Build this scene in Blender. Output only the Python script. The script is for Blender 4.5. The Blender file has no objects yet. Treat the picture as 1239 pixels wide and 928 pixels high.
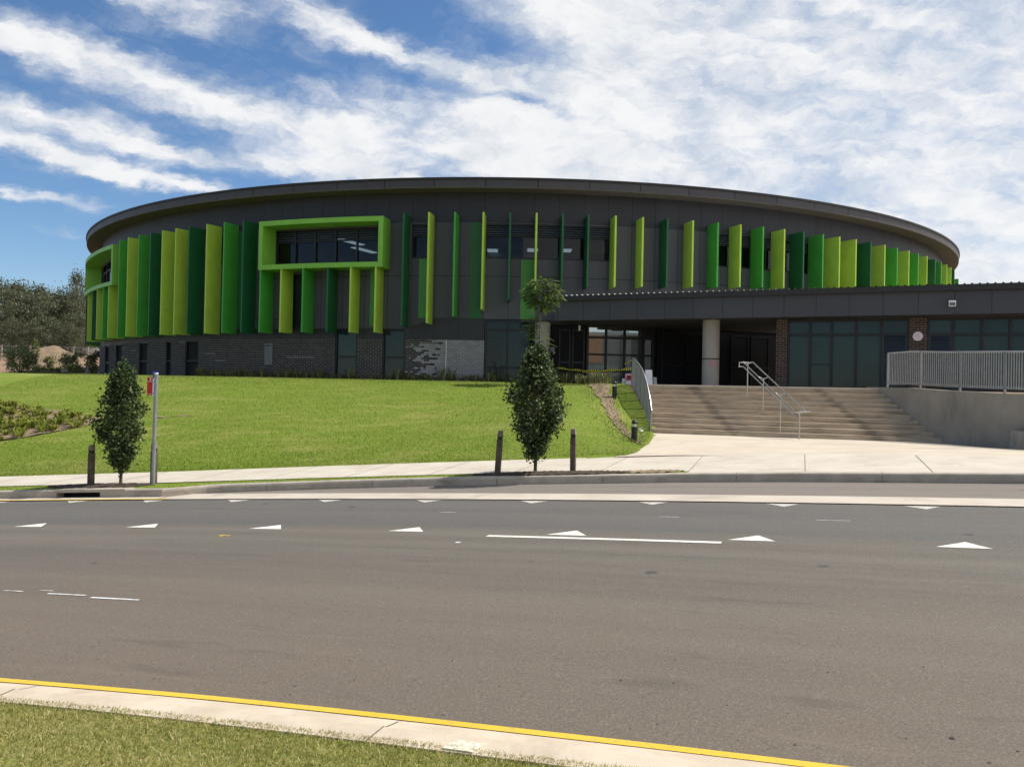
import bpy, math, random
import numpy as np
from mathutils import Vector, Matrix

R_ = math.radians
rng = np.random.default_rng(7)
random.seed(7)
scene = bpy.context.scene
COL = scene.collection

# ------------------------------------------------------------------ site geometry
EYE = 1.70                      # eye height above the road datum
ROLL, HOR = 0.0208, 473.3       # hand-held roll of the phone, horizon row in the photo
RC = np.array([-24.67, -56.86]) # centre of the bend of the road
BC = np.array([0.51, 67.10])    # centre of the round building
R_TIP, R_WALL, R_IN = 31.36, 30.46, 21.0
FLOOR = 2.02                    # terrace / ground floor level
SLOPE = 0.06                    # fall of the street towards the left

PITCH = math.atan((HOR - 464) / 1000)
def ray(px, py):
    u, v = px - 619.5, py - 464
    c, s = math.cos(ROLL), math.sin(ROLL)
    x = c * u + s * v; y = -s * u + c * v
    up = -y; f = 1000.0
    return (x, f * math.cos(PITCH) - up * math.sin(PITCH), f * math.sin(PITCH) + up * math.cos(PITCH))
def at_depth(px, py, Y):
    r = ray(px, py); t = Y / r[1]
    return (r[0] * t, Y, EYE + r[2] * t)
def phi_at(px, R=R_WALL, py=340):
    """bearing on the round facade (about its centre, 0 = towards the street)"""
    r = ray(px, py); d = np.array([r[0], r[1]]) / math.hypot(r[0], r[1])
    b = d @ BC; q = b * b - (BC @ BC - R * R)
    t = b - math.sqrt(max(q, 0.0))
    p = d * t
    return math.atan2(p[0] - BC[0], BC[1] - p[1])
def z_at(px, py, R=R_WALL):
    ph = phi_at(px, R, py); Y = BC[1] - R * math.cos(ph)
    return at_depth(px, py, Y)[2]
def on_ring(R, ph, z):
    return (BC[0] + R * math.sin(ph), BC[1] - R * math.cos(ph), z)

def zroad(X):
    X = np.asarray(X, float); a = np.abs(X)
    b = np.where(a < 14, a, 14 + 10 * (1 - np.exp(-(np.maximum(a, 14) - 14) / 10)))
    return SLOPE * np.sign(X) * b
def rc(r, phd):
    p = np.radians(phd)
    return RC[0] + r * np.sin(p), RC[1] + r * np.cos(p)
def polar(X, Y):
    dx, dy = np.asarray(X) - RC[0], np.asarray(Y) - RC[1]
    return np.hypot(dx, dy), np.degrees(np.arctan2(dx, dy))
def r_kerb(ph):   # face of the far kerb: indented bay right of the drain inlet
    return np.interp(ph, [-90, 14.25, 14.75, 15.8, 16.6, 18, 19, 20.5, 21.2, 22.6, 25, 60], [74.38, 74.36, 74.95, 75.27, 75.5, 75.85, 76.05, 76.26, 76.42, 76.55, 76.55, 76.5])
def r_path0(ph):
    return np.interp(ph, [-90, 10.5, 13.7, 16.2, 18.6, 19.8, 21.0, 21.3, 60], [75.15, 75.2, 75.4, 75.98, 76.56, 76.78, 76.9, 76.72, 76.66])
def r_path1(ph):
    return np.interp(ph, [-90, 9.7, 12.7, 15.4, 18, 20, 21.1, 22.9, 25.2, 60], [76.9, 76.96, 77.25, 78.03, 78.8, 79.45, 79.8, 79.55, 79.0, 79.0])
def r_near(ph):   # toe of the near kerb
    return np.interp(ph, [-90, 10, 18, 19, 20.5, 22, 23, 26, 60], [65.55, 65.62, 65.69, 65.72, 65.80, 65.85, 65.89, 65.99, 66.2])
def sm(t):
    t = np.clip(t, 0, 1); return t * t * (3 - 2 * t)
def x_edge(Y):    # where the lawn meets the apron, then the balustrade of the steps
    return np.interp(Y, [15, 17.8, 18.4, 20.8, 23, 25.3, 28.6, 33, 36], [1.2, 2.5, 2.85, 3.42, 3.9, 4.32, 4.01, 3.5, 1.6])
def z_edge(Y):
    return np.interp(Y, [15, 17.8, 25.3, 25.75, 28.6, 30], [.3, .36, .52, .84, 2.02, 2.03])
def h_land(X, Y):
    X = np.asarray(X, float); Y = np.asarray(Y, float)
    r, ph = polar(X, Y)
    zp = zroad(X) + .20
    t = np.clip((r - r_path1(ph)) / 12.5, 0, 10)
    tt = np.where(t < .8, t, np.where(t < 1.2, .8 + (t - .8) - (t - .8) ** 2 / .8, 1.0))
    z = zp + (2.03 - zp) * tt
    z = z + np.where(t > 0, .03 * np.sin(X * .9 + 1) * np.sin(Y * .6) * sm(t * 3) * sm((1.1 - t) * 3), 0)
    te = (x_edge(Y) - X) / 2.4
    w = np.where((Y < 30) & (Y > 16), sm(te), 1.0)
    z = z_edge(Y) * (1 - w) + z * w
    far = np.maximum(0, Y - 50)
    z = z + np.where(X < 60, .062 * np.where(far < 8, far * far / 16, far - 4), 0) * np.where(far < 75, 1, 75 / np.maximum(far, 1))
    return z

# ------------------------------------------------------------------ object helpers
def tag(o, label=None, cat=None, group=None, kind=None):
    if label: o['label'] = label
    if cat: o['category'] = cat
    if group: o['group'] = group
    if kind: o['kind'] = kind
    return o
def empty(name, loc, label=None, cat=None, group=None, rz=0):
    o = bpy.data.objects.new(name, None); COL.objects.link(o)
    o.location = loc; o.rotation_euler = (0, 0, rz); o.empty_display_size = .2
    return tag(o, label, cat, group)
def copy_tree(o, parent=None):
    c = o.copy(); COL.objects.link(c)
    if parent is not None: c.parent = parent
    for ch in list(o.children): copy_tree(ch, c)
    return c

GAP0, GAP1 = R_(140), R_(172)  # unseen opening added so bright sky shows through the entrance glass
def spans(p0, p1):
    """the ring is cut open at the back between GAP0 and GAP1"""
    out = []
    for k in (-2 * math.pi, 0, 2 * math.pi):
        a, b = GAP1 + k - 2 * math.pi, GAP0 + k
        lo, hi = max(p0, a), min(p1, b)
        if hi - lo > 1e-4: out.append((lo, hi))
    return out
class MB:
    """collects faces and links them as ONE mesh object"""
    def __init__(s): s.v = []; s.f = []; s.uv = []; s.sm = []
    def face(s, pts, uv=None, smooth=False):
        n = len(s.v); s.v += [tuple(p) for p in pts]
        s.f.append(tuple(range(n, n + len(pts))))
        s.uv += list(uv) if uv is not None else [(0, 0)] * len(pts)
        s.sm.append(smooth)
    def hexa(s, b, t, uv=False):
        """b, t: four bottom and four top corners, counter-clockwise seen from above"""
        s.face([b[3], b[2], b[1], b[0]]); s.face(t)
        for i in range(4):
            j = (i + 1) % 4; q = [b[i], b[j], t[j], t[i]]
            L = math.dist(b[i][:2], b[j][:2])
            s.face(q, [(0, b[i][2]), (L, b[j][2]), (L, t[j][2]), (0, t[i][2])])
    def box(s, x0, x1, y0, y1, z0, z1):
        s.hexa([(x0, y0, z0), (x1, y0, z0), (x1, y1, z0), (x0, y1, z0)], [(x0, y0, z1), (x1, y0, z1), (x1, y1, z1), (x0, y1, z1)])
    def bar(s, a, b, w, h=None):
        """rectangular bar between two points, w wide horizontally, h high"""
        h = h or w; a, b = Vector(a), Vector(b); d = (b - a).normalized()
        u = d.cross(Vector((0, 0, 1)))
        if u.length < 1e-3: u = Vector((1, 0, 0))
        u.normalize(); n = u.cross(d)
        o = [u * w / 2 * i + n * h / 2 * j for i, j in ((-1, -1), (1, -1), (1, 1), (-1, 1))]
        A = [a + k for k in o]; B = [b + k for k in o]
        s.face(A[::-1]); s.face(B)
        for i in range(4): s.face([A[i], A[(i + 1) % 4], B[(i + 1) % 4], B[i]])
    def tube(s, pts, rad, n=8, cap=True):
        pts = [Vector(p) for p in pts]; rad = rad if isinstance(rad, (list, tuple)) else [rad] * len(pts)
        rings = []
        ref = Vector((0, 0, 1))
        for i, p in enumerate(pts):
            d = (pts[min(i + 1, len(pts) - 1)] - pts[max(i - 1, 0)]).normalized()
            if abs(d.dot(ref)) > .95: r0 = Vector((1, 0, 0))
            else: r0 = ref
            u = d.cross(r0).normalized(); w = d.cross(u)
            rings.append([p + (u * math.cos(6.2832 * k / n) + w * math.sin(6.2832 * k / n)) * rad[i] for k in range(n)])
        b0 = len(s.v)
        for rg in rings: s.v += [tuple(q) for q in rg]
        for i in range(len(rings) - 1):
            for k in range(n):
                k2 = (k + 1) % n
                s.f.append((b0 + i * n + k, b0 + (i + 1) * n + k, b0 + (i + 1) * n + k2, b0 + i * n + k2)); s.uv += [(0, 0)] * 4; s.sm.append(True)
        if cap:
            for rg, rev in ((rings[0], False), (rings[-1], True)):
                s.face(rg if not rev else rg[::-1])
    def arc_cell(s, p0, p1, z0, z1, Ra, Rb, seg=None):
        """curved block of the round building between bearings p0..p1"""
        if p1 - p0 > R_(100):
            for a, b in spans(p0, p1): s.arc_cell(a, b, z0, z1, Ra, Rb, None) if b - a < R_(100) else [s.arc_cell(a + (b - a) * k / 4, a + (b - a) * (k + 1) / 4, z0, z1, Ra, Rb) for k in range(4)]
            return
        seg = seg or max(1, int(abs(p1 - p0) / R_(2.0) + .999))
        for i in range(seg):
            a = p0 + (p1 - p0) * i / seg; b = p0 + (p1 - p0) * (i + 1) / seg
            za, zb = (z0 if not callable(z0) else z0(a)), (z0 if not callable(z0) else z0(b))
            ya, yb = (z1 if not callable(z1) else z1(a)), (z1 if not callable(z1) else z1(b))
            o = [on_ring(Rb, a, za), on_ring(Rb, b, zb), on_ring(Rb, b, yb), on_ring(Rb, a, ya)]
            n = [on_ring(Ra, a, za), on_ring(Ra, b, zb), on_ring(Ra, b, yb), on_ring(Ra, a, ya)]
            s.face(o, [(R_WALL * a, za), (R_WALL * b, zb), (R_WALL * b, yb), (R_WALL * a, ya)])
            s.face(n[::-1], [(R_WALL * b, zb), (R_WALL * a, za), (R_WALL * a, ya), (R_WALL * b, yb)])
            s.face([o[3], o[2], n[2], n[3]]); s.face([n[0], n[1], o[1], o[0]])
            if i == 0: s.face([n[0], o[0], o[3], n[3]], [(R_WALL * p0 - .25, za), (R_WALL * p0, za), (R_WALL * p0, ya), (R_WALL * p0 - .25, ya)])
            if i == seg - 1: s.face([o[1], n[1], n[2], o[2]], [(R_WALL * p1, zb), (R_WALL * p1 + .25, zb), (R_WALL * p1 + .25, yb), (R_WALL * p1, yb)])
    def build(s, name, m, parent=None, local=False):
        me = bpy.data.meshes.new(name); me.from_pydata(s.v, [], s.f)
        uvl = me.uv_layers.new(name='UVMap'); uvl.data.foreach_set('uv', np.array(s.uv, np.float32).ravel())
        me.polygons.foreach_set('use_smooth', s.sm)
        me.materials.append(m); me.update()
        o = bpy.data.objects.new(name, me); COL.objects.link(o)
        if parent is not None:
            o.parent = parent
            if not local:            # coordinates were given in the world
                root = parent; M = Matrix.Identity(4)
                chain = []
                while root is not None: chain.append(root); root = root.parent
                for c in reversed(chain): M = M @ c.matrix_basis
                me.transform(M.inverted())
        return o
def mesh_np(name, V, F, uv, m, parent=None, smooth=False):
    """V (n,3), F (k,c) faces of equal size, uv (k,2) one value for each face"""
    me = bpy.data.meshes.new(name); k, c = F.shape
    me.vertices.add(len(V)); me.vertices.foreach_set('co', V.astype(np.float32).ravel())
    me.loops.add(k * c); me.loops.foreach_set('vertex_index', F.astype(np.int32).ravel())
    me.polygons.add(k); me.polygons.foreach_set('loop_start', np.arange(0, k * c, c, dtype=np.int32))
    me.polygons.foreach_set('loop_total', np.full(k, c, dtype=np.int32))
    if smooth: me.polygons.foreach_set('use_smooth', np.ones(k, bool))
    u = me.uv_layers.new(name='UVMap'); u.data.foreach_set('uv', np.repeat(uv, c, axis=0).astype(np.float32).ravel())
    me.materials.append(m); me.update(calc_edges=True); me.validate()
    o = bpy.data.objects.new(name, me); COL.objects.link(o)
    if parent is not None: o.parent = parent
    return o
def grid(name, fx, nu, nv, m, kind='structure', keep=None):
    """sheet from fx(u, v) -> X, Y, Z on a regular grid"""
    u, v = np.meshgrid(np.linspace(0, 1, nu), np.linspace(0, 1, nv), indexing='ij')
    X, Y, Z = fx(u, v); V = np.stack([X, Y, Z], -1).reshape(-1, 3)
    i, j = np.meshgrid(np.arange(nu - 1), np.arange(nv - 1), indexing='ij')
    a = (i * nv + j).ravel(); F = np.stack([a, a + nv, a + nv + 1, a + 1], 1)
    if keep is not None:
        c = V[F].mean(1); F = F[keep(c[:, 0], c[:, 1])]
    n = np.cross(V[F[0, 1]] - V[F[0, 0]], V[F[0, 2]] - V[F[0, 0]])
    if n[2] < 0: F = F[:, ::-1]
    o = mesh_np(name, V, F, np.zeros((len(F), 2)), m, smooth=True)
    return tag(o, kind=kind)

# ------------------------------------------------------------------ materials
class S:
    """a node socket with arithmetic"""
    def __init__(s, nt, sock): s.nt, s.k = nt, sock
    def _m(s, op, *o):
        n = s.nt.nodes.new('ShaderNodeMath'); n.operation = op
        for i, q in enumerate((s,) + o):
            if isinstance(q, S): s.nt.links.new(q.k, n.inputs[i])
            else: n.inputs[i].default_value = q
        return S(s.nt, n.outputs[0])
    def __add__(s, o): return s._m('ADD', o)
    def __sub__(s, o): return s._m('SUBTRACT', o)
    def __mul__(s, o): return s._m('MULTIPLY', o)
    def __truediv__(s, o): return s._m('DIVIDE', o)
    def pw(s, o): return s._m('POWER', o)
    def floor(s): return s._m('FLOOR')
    def frac(s): return s._m('FRACT')
    def mod2(s): return s._m('FLOORED_MODULO', 2.0)
    def lt(s, o): return s._m('LESS_THAN', o)
    def gt(s, o): return s._m('GREATER_THAN', o)
    def mx(s, o): return s._m('MAXIMUM', o)
    def mn(s, o): return s._m('MINIMUM', o)
    def ab(s): return s._m('ABSOLUTE')
    def exp(s): return s._m('EXPONENT')
    def step(s, lo, hi, a=0.0, b=1.0, smooth=True):
        n = s.nt.nodes.new('ShaderNodeMapRange'); n.interpolation_type = 'SMOOTHSTEP' if smooth else 'LINEAR'
        s.nt.links.new(s.k, n.inputs[0])
        for i, q in enumerate((lo, hi, a, b)): n.inputs[i + 1].default_value = q
        return S(s.nt, n.outputs[0])
def xyz(nt, x=0, y=0, z=0):
    n = nt.nodes.new('ShaderNodeCombineXYZ')
    for i, q in enumerate((x, y, z)):
        if isinstance(q, S): nt.links.new(q.k, n.inputs[i])
        else: n.inputs[i].default_value = q
    return n.outputs[0]
def noise(nt, vec, scale, detail=4, rough=.55, dist=0.0):
    n = nt.nodes.new('ShaderNodeTexNoise'); n.inputs['Scale'].default_value = scale
    n.inputs['Detail'].default_value = detail; n.inputs['Roughness'].default_value = rough; n.inputs['Distortion'].default_value = dist
    if vec is not None: nt.links.new(vec, n.inputs['Vector'])
    return S(nt, n.outputs['Fac'])
def white(nt, vec):
    n = nt.nodes.new('ShaderNodeTexWhiteNoise'); nt.links.new(vec, n.inputs['Vector']); return S(nt, n.outputs['Value'])
def mix(nt, f, a, b):
    n = nt.nodes.new('ShaderNodeMix'); n.data_type = 'RGBA'
    if isinstance(f, S): nt.links.new(f.k, n.inputs[0])
    else: n.inputs[0].default_value = f
    for i, q in ((6, a), (7, b)):
        if isinstance(q, tuple): n.inputs[i].default_value = (*q, 1)
        else: nt.links.new(q, n.inputs[i])
    return n.outputs[2]
def new_mat(name, rough=.7, spec=.4, metal=0.0):
    m = bpy.data.materials.new(name); m.use_nodes = True; nt = m.node_tree
    p = nt.nodes['Principled BSDF']; p.inputs['Roughness'].default_value = rough
    p.inputs['Specular IOR Level'].default_value = spec; p.inputs['Metallic'].default_value = metal
    return m, nt, p
def geo_pos(nt):
    return nt.nodes.new('ShaderNodeNewGeometry').outputs['Position']
def obj_pos(nt):
    return nt.nodes.new('ShaderNodeTexCoord').outputs['Object']
def uv_xy(nt):
    t = nt.nodes.new('ShaderNodeTexCoord'); s = nt.nodes.new('ShaderNodeSeparateXYZ'); nt.links.new(t.outputs['UV'], s.inputs[0])
    return S(nt, s.outputs[0]), S(nt, s.outputs[1])
def scaled(nt, vec, s):
    n = nt.nodes.new('ShaderNodeMapping'); n.inputs['Scale'].default_value = s; nt.links.new(vec, n.inputs[0]); return n.outputs[0]
def bump(nt, p, h, strength=.3, dist=.01):
    b = nt.nodes.new('ShaderNodeBump'); b.inputs['Strength'].default_value = strength; b.inputs['Distance'].default_value = dist
    nt.links.new(h.k, b.inputs['Height']); nt.links.new(b.outputs[0], p.inputs['Normal'])
def plain(name, c, rough=.6, var=.15, scale=6, spec=.4, metal=0.0, c2=None):
    """one colour with gentle uneven wear"""
    m, nt, p = new_mat(name, rough, spec, metal)
    n = noise(nt, obj_pos(nt), scale, 5, .6).step(.3, .7)
    lo = c2 or tuple(x * (1 - var) for x in c); hi = tuple(min(1, x * (1 + var)) for x in c)
    nt.links.new(mix(nt, n, lo, hi), p.inputs['Base Color'])
    return m

def brick(name, dark, dark2, mortar, whites=None):
    m, nt, p = new_mat(name, .8, .25)
    u, v = uv_xy(nt)
    row = (v / .0865).floor(); fv = (v / .0865).frac()
    uu = u / .25 + row.mod2() * .5; col = uu.floor(); fu = uu.frac()
    rnd = white(nt, xyz(nt, col, row, 3.0)); rnd2 = white(nt, xyz(nt, col, row, 9.0))
    c = mix(nt, rnd, dark, dark2)
    if whites:
        u0, u1 = whites
        jag = noise(nt, xyz(nt, u * .35, row * .37, 0.0), 1.6, 2, .5)
        thr = ((u + (jag - .5) * 2.6) - u0) * (1.0 / (u1 - u0))
        run = white(nt, xyz(nt, (uu / 3.0).floor(), row, 4.0)).gt(.972)   # odd runs of pale bricks farther along the wall
        w = rnd2.lt(thr.mx(0.0)).mx(run * .35)
        paint = mix(nt, noise(nt, xyz(nt, u, v, 0), 3, 4), (.25, .25, .255), (.36, .36, .36))
        paint = mix(nt, rnd * .45, paint, (.17, .17, .175)); c = mix(nt, w, c, paint)
    mor = (fu.lt(.045)).mx(fv.lt(.15))
    mc = mortar
    if whites:
        mm = mix(nt, thr.step(.3, 1.1), mortar, (.07, .07, .072)); c = mix(nt, mor, c, mm)
    else:
        c = mix(nt, mor, c, mc)
    nt.links.new(c, p.inputs['Base Color'])
    bump(nt, p, (mor * -1.0) + rnd * .3, .5, .008)
    return m
def cladding(name, c, pitch, off=0.0, hz=None, rough=.5):
    """metal panels: hairline joints every `pitch` metres, tiny change from panel to panel"""
    m, nt, p = new_mat(name, rough, .35)
    u, v = uv_xy(nt)
    q = (u - off) / pitch; k = q.floor(); f = q.frac()
    t = white(nt, xyz(nt, k, 0, 2.0)); d = noise(nt, xyz(nt, u, v * .25, 0), 1.3, 5, .6).step(.25, .75)
    a = tuple(x * .86 for x in c); b = tuple(x * 1.14 for x in c)
    cc = mix(nt, t * .6 + d * .4, a, b)
    j = f.lt(.022)
    if hz is not None:
        j = j.mx((v - hz).ab().lt(.016))
    cc = mix(nt, j, cc, tuple(x * .22 for x in c))
    nt.links.new(cc, p.inputs['Base Color'])
    return m
def glass_dark(name, c, rough=.04):
    m, nt, p = new_mat(name, rough, .34)
    n = noise(nt, obj_pos(nt), .5, 2).step(.3, .7)
    nt.links.new(mix(nt, n, tuple(x * .7 for x in c), tuple(x * 1.3 for x in c)), p.inputs['Base Color'])
    return m
def glass_clear(name, tint):
    m = bpy.data.materials.new(name); m.use_nodes = True; nt = m.node_tree; nt.nodes.clear()
    o = nt.nodes.new('ShaderNodeOutputMaterial'); mx = nt.nodes.new('ShaderNodeMixShader')
    t = nt.nodes.new('ShaderNodeBsdfTransparent'); g = nt.nodes.new('ShaderNodeBsdfGlossy'); f = nt.nodes.new('ShaderNodeFresnel')
    t.inputs[0].default_value = (*tint, 1); g.inputs['Roughness'].default_value = .02; f.inputs[0].default_value = 1.42
    nt.links.new(f.outputs[0], mx.inputs[0]); nt.links.new(t.outputs[0], mx.inputs[1]); nt.links.new(g.outputs[0], mx.inputs[2]); nt.links.new(mx.outputs[0], o.inputs[0])
    return m
def leafy(name, lo, hi, tip, trans=.25, rough=.5, spec=.3, dry=None):
    """leaves: colour from a random number stored in each leaf's UV"""
    m, nt, p = new_mat(name, rough, spec)
    u, v = uv_xy(nt)
    c = mix(nt, u, lo, hi); c = mix(nt, v.gt(.86), c, tip)
    if dry:
        g = geo_pos(nt); n2 = noise(nt, scaled(nt, g, (.5, 1.6, 1)), .9, 5, .65, .6); n3 = noise(nt, g, .28, 3, .6)
        c = mix(nt, (n2 * .6 + n3 * .4).step(.45, .60) * .85, c, dry)
        n4 = noise(nt, scaled(nt, g, (.35, 1.3, 1)), .8, 4, .6); c = mix(nt, n4.step(.50, .66) * .55, c, tuple(x * .8 for x in lo))
    nt.links.new(c, p.inputs['Base Color'])
    tr = nt.nodes.new('ShaderNodeBsdfTranslucent'); nt.links.new(c, tr.inputs[0])
    ms = nt.nodes.new('ShaderNodeMixShader'); ms.inputs[0].default_value = trans
    out = nt.nodes['Material Output']
    nt.links.new(p.outputs[0], ms.inputs[1]); nt.links.new(tr.outputs[0], ms.inputs[2]); nt.links.new(ms.outputs[0], out.inputs[0])
    return m
def grass_ground(name, a, b, dry, dry_amt=.5, soil=None):
    m, nt, p = new_mat(name, .9, .15)
    g = geo_pos(nt)
    n1 = noise(nt, g, 26, 4, .7); n2 = noise(nt, scaled(nt, g, (.5, 1.6, 1)), .9, 5, .65, .6); n3 = noise(nt, g, .28, 3, .6)
    c = mix(nt, n1.step(.3, .7), a, b)
    c = mix(nt, (n2 * .6 + n3 * .4).step(.47, .72) * dry_amt, c, dry)
    if soil: c = mix(nt, (noise(nt, g, 1.7, 5, .7) * .7 + n1 * .3).step(.6, .72), c, soil)
    nt.links.new(c, p.inputs['Base Color']); bump(nt, p, n1, .8, .03)
    return m
def concrete(name, a, b, rough=.85, joints=None, stain=None, sc=1.2):
    m, nt, p = new_mat(name, rough, .25)
    g = geo_pos(nt)
    n1 = noise(nt, g, sc, 6, .65, .3); n2 = noise(nt, g, 60, 3, .6)
    c = mix(nt, (n1 * .8 + n2 * .2).step(.3, .7), a, b)
    if stain: c = mix(nt, noise(nt, scaled(nt, g, stain[1]), 1, 5, .7, .4).step(.5, .72) * stain[2], c, stain[0])
    nt.links.new(c, p.inputs['Base Color']); bump(nt, p, n2, .25, .004)
    return m

M = {}
M['clad_dark'] = cladding('charcoal panel', (.030, .032, .040), 1.10, .33)
M['clad_grey'] = cladding('grey panel', (.076, .080, .094), 1.10, .33, hz=6.78)
M['band'] = cladding('dark band panel', (.034, .035, .041), 1.10, .33)
M['fascia'] = cladding('roof edge panel', (.058, .056, .062), 2.2, .4)
M['fascia2'] = cladding('wing fascia panel', (.052, .055, .064), 1.12, .1)
M['soffit'] = plain('soffit lining', (.105, .095, .085), .7)
M['roofmetal'] = plain('pale roof sheet', (.60, .60, .58), .4, .08, metal=.0)
M['gutter'] = plain('black gutter', (.022, .021, .022), .5)
M['frame'] = plain('black window frame', (.012, .013, .015), .45)
M['lime'] = plain('lime paint', (.41, .61, .070), .45, .06, 1.5)
M['green'] = plain('leaf green paint', (.060, .34, .045), .45, .08, 1.5)
M['deep'] = plain('deep green paint', (.012, .105, .035), .45, .08, 1.5)
M['hood'] = plain('apple green paint', (.20, .47, .055), .45, .06, 1.5)
M['flat'] = plain('mid green panel', (.075, .26, .055), .5, .06, 1.5)
M['flat2'] = plain('forest panel', (.02, .12, .035), .5, .06, 1.5)
M['glass'] = glass_dark('dark glazing', (.010, .020, .026))
M['glassgreen'] = glass_dark('green glazing', (.012, .030, .030), .06)
M['louvre'] = plain('smoked louvre glass', (.10, .12, .14), .3)
M['clear'] = glass_clear('clear glazing', (.62, .68, .68))
M['tint'] = glass_clear('tinted glazing', (.30, .36, .40))
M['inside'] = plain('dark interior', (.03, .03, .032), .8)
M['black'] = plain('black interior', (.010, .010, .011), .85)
M['ceiling'] = plain('office ceiling', (.45, .45, .44), .8)
M['brick'] = brick('dark brick', (.024, .020, .020), (.055, .045, .042), (.22, .205, .19), whites=None)
M['brickcol'] = brick('brown brick', (.030, .022, .020), (.075, .050, .042), (.24, .19, .15))
M['conc'] = concrete('column concrete', (.34, .31, .27), (.42, .385, .34))
M['wallconc'] = concrete('retaining wall concrete', (.27, .24, .195), (.36, .32, .265), stain=((.20, .18, .155), (1.2, 1.2, .5), .8))
M['path'] = concrete('footpath concrete', (.47, .425, .355), (.57, .52, .44), stain=((.38, .33, .265), (1.1, 1.1, .6), .6))
M['apron'] = concrete('apron concrete', (.48, .415, .335), (.58, .51, .41), stain=((.38, .32, .25), (.4, 1.2, .6), .7))
M['kerb'] = concrete('kerb concrete', (.32, .28, .23), (.45, .40, .33), stain=((.22, .19, .15), (2, 2, 6), .7), sc=2.5)
M['kerbnear'] = concrete('pale kerb concrete', (.47, .39, .30), (.60, .515, .41), stain=((.37, .30, .225), (2.2, 2.2, 2), .55), sc=3)
M['gutterconc'] = concrete('gutter concrete', (.44, .385, .32), (.54, .48, .41), stain=((.32, .27, .22), (1, 1, 1), .6))
M['galv'] = plain('galvanised steel', (.32, .33, .34), .45, .12, 9, .5, .5)
M['steel'] = plain('brushed steel', (.55, .55, .54), .3, .08, 9, .5, .8)
M['wood'] = plain('weathered timber', (.105, .082, .060), .85, .35, 14)
M['darkwood'] = plain('dark band', (.022, .018, .016), .7)
M['black_metal'] = plain('black powdercoat', (.016, .016, .018), .4)
M['white_paint'] = None
def paint(name, c, under, amt):
    m, nt, p = new_mat(name, .75, .25); g = geo_pos(nt)
    w = noise(nt, g, 34, 5, .75).step(.60 - amt, .72 - amt); b = noise(nt, g, 2.2, 4, .6).step(.35, .7)
    c2 = mix(nt, b * .35, c, tuple(x * .72 for x in c)); nt.links.new(mix(nt, w * .75, c2, under), p.inputs['Base Color']); return m
M['white_paint'] = paint('worn white paint', (.76, .73, .66), (.20, .18, .16), .075)
M['far_paint'] = paint('faded white paint', (.56, .53, .48), (.17, .155, .14), .11)
M['worn_paint'] = plain('worn marking paint', (.55, .56, .56), .7, .3, 12)
M['yellow_paint'] = paint('worn yellow paint', (.66, .45, .045), (.36, .28, .13), .07)
M['mulch'] = concrete('bark mulch', (.030, .022, .017), (.095, .070, .052), sc=14)
M['soil'] = concrete('bare soil', (.17, .125, .08), (.28, .21, .135), sc=4)
M['dirt'] = concrete('red dirt', (.21, .13, .085), (.33, .215, .145), sc=.12)
M['bark'] = plain('grey bark', (.10, .08, .062), .9, .4, 10)
M['lawn'] = grass_ground('lawn', (.120, .180, .018), (.190, .255, .034), (.30, .290, .090), .8)
M['verge'] = grass_ground('verge grass', (.13, .15, .034), (.26, .26, .08), (.42, .34, .16), .9, (.19, .15, .10))
M['blade'] = leafy('lawn blade', (.115, .190, .015), (.205, .280, .032), (.36, .34, .11), .35, dry=(.31, .315, .085))
M['bladenear'] = leafy('verge blade', (.16, .20, .036), (.44, .40, .11), (.78, .64, .34), .5)
M['pear'] = leafy('pear leaf', (.018, .038, .012), (.080, .122, .036), (.24, .27, .14), .26, .5, .25)
M['fern'] = leafy('feathery leaf', (.075, .14, .03), (.19, .29, .075), (.32, .39, .14), .45)
M['gum'] = leafy('gum leaf', (.060, .074, .040), (.155, .172, .094), (.28, .28, .19), .35)
M['shrub'] = leafy('shrub leaf', (.095, .125, .05), (.22, .25, .11), (.36, .37, .20), .45)
M['hedge'] = leafy('yellow green leaf', (.12, .16, .035), (.24, .28, .08), (.36, .37, .15), .4)
M['tuft'] = leafy('tussock leaf', (.06, .085, .022), (.17, .19, .060), (.36, .32, .16), .3)
M['bed'] = leafy('ground cover leaf', (.11, .17, .02), (.30, .33, .05), (.46, .42, .13), .4)
M['red'] = plain('red sign face', (.50, .022, .022), .4, .05)
M['blue'] = plain('blue sign face', (.03, .06, .36), .4, .05)
M['white'] = plain('white sign face', (.75, .75, .74), .5, .04)
M['pink'] = plain('pale pink sign face', (.72, .60, .66), .5, .04)
M['orange'] = plain('orange timber cladding', (.62, .30, .09), .6, .1)
M['lampglow'] = None

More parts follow.
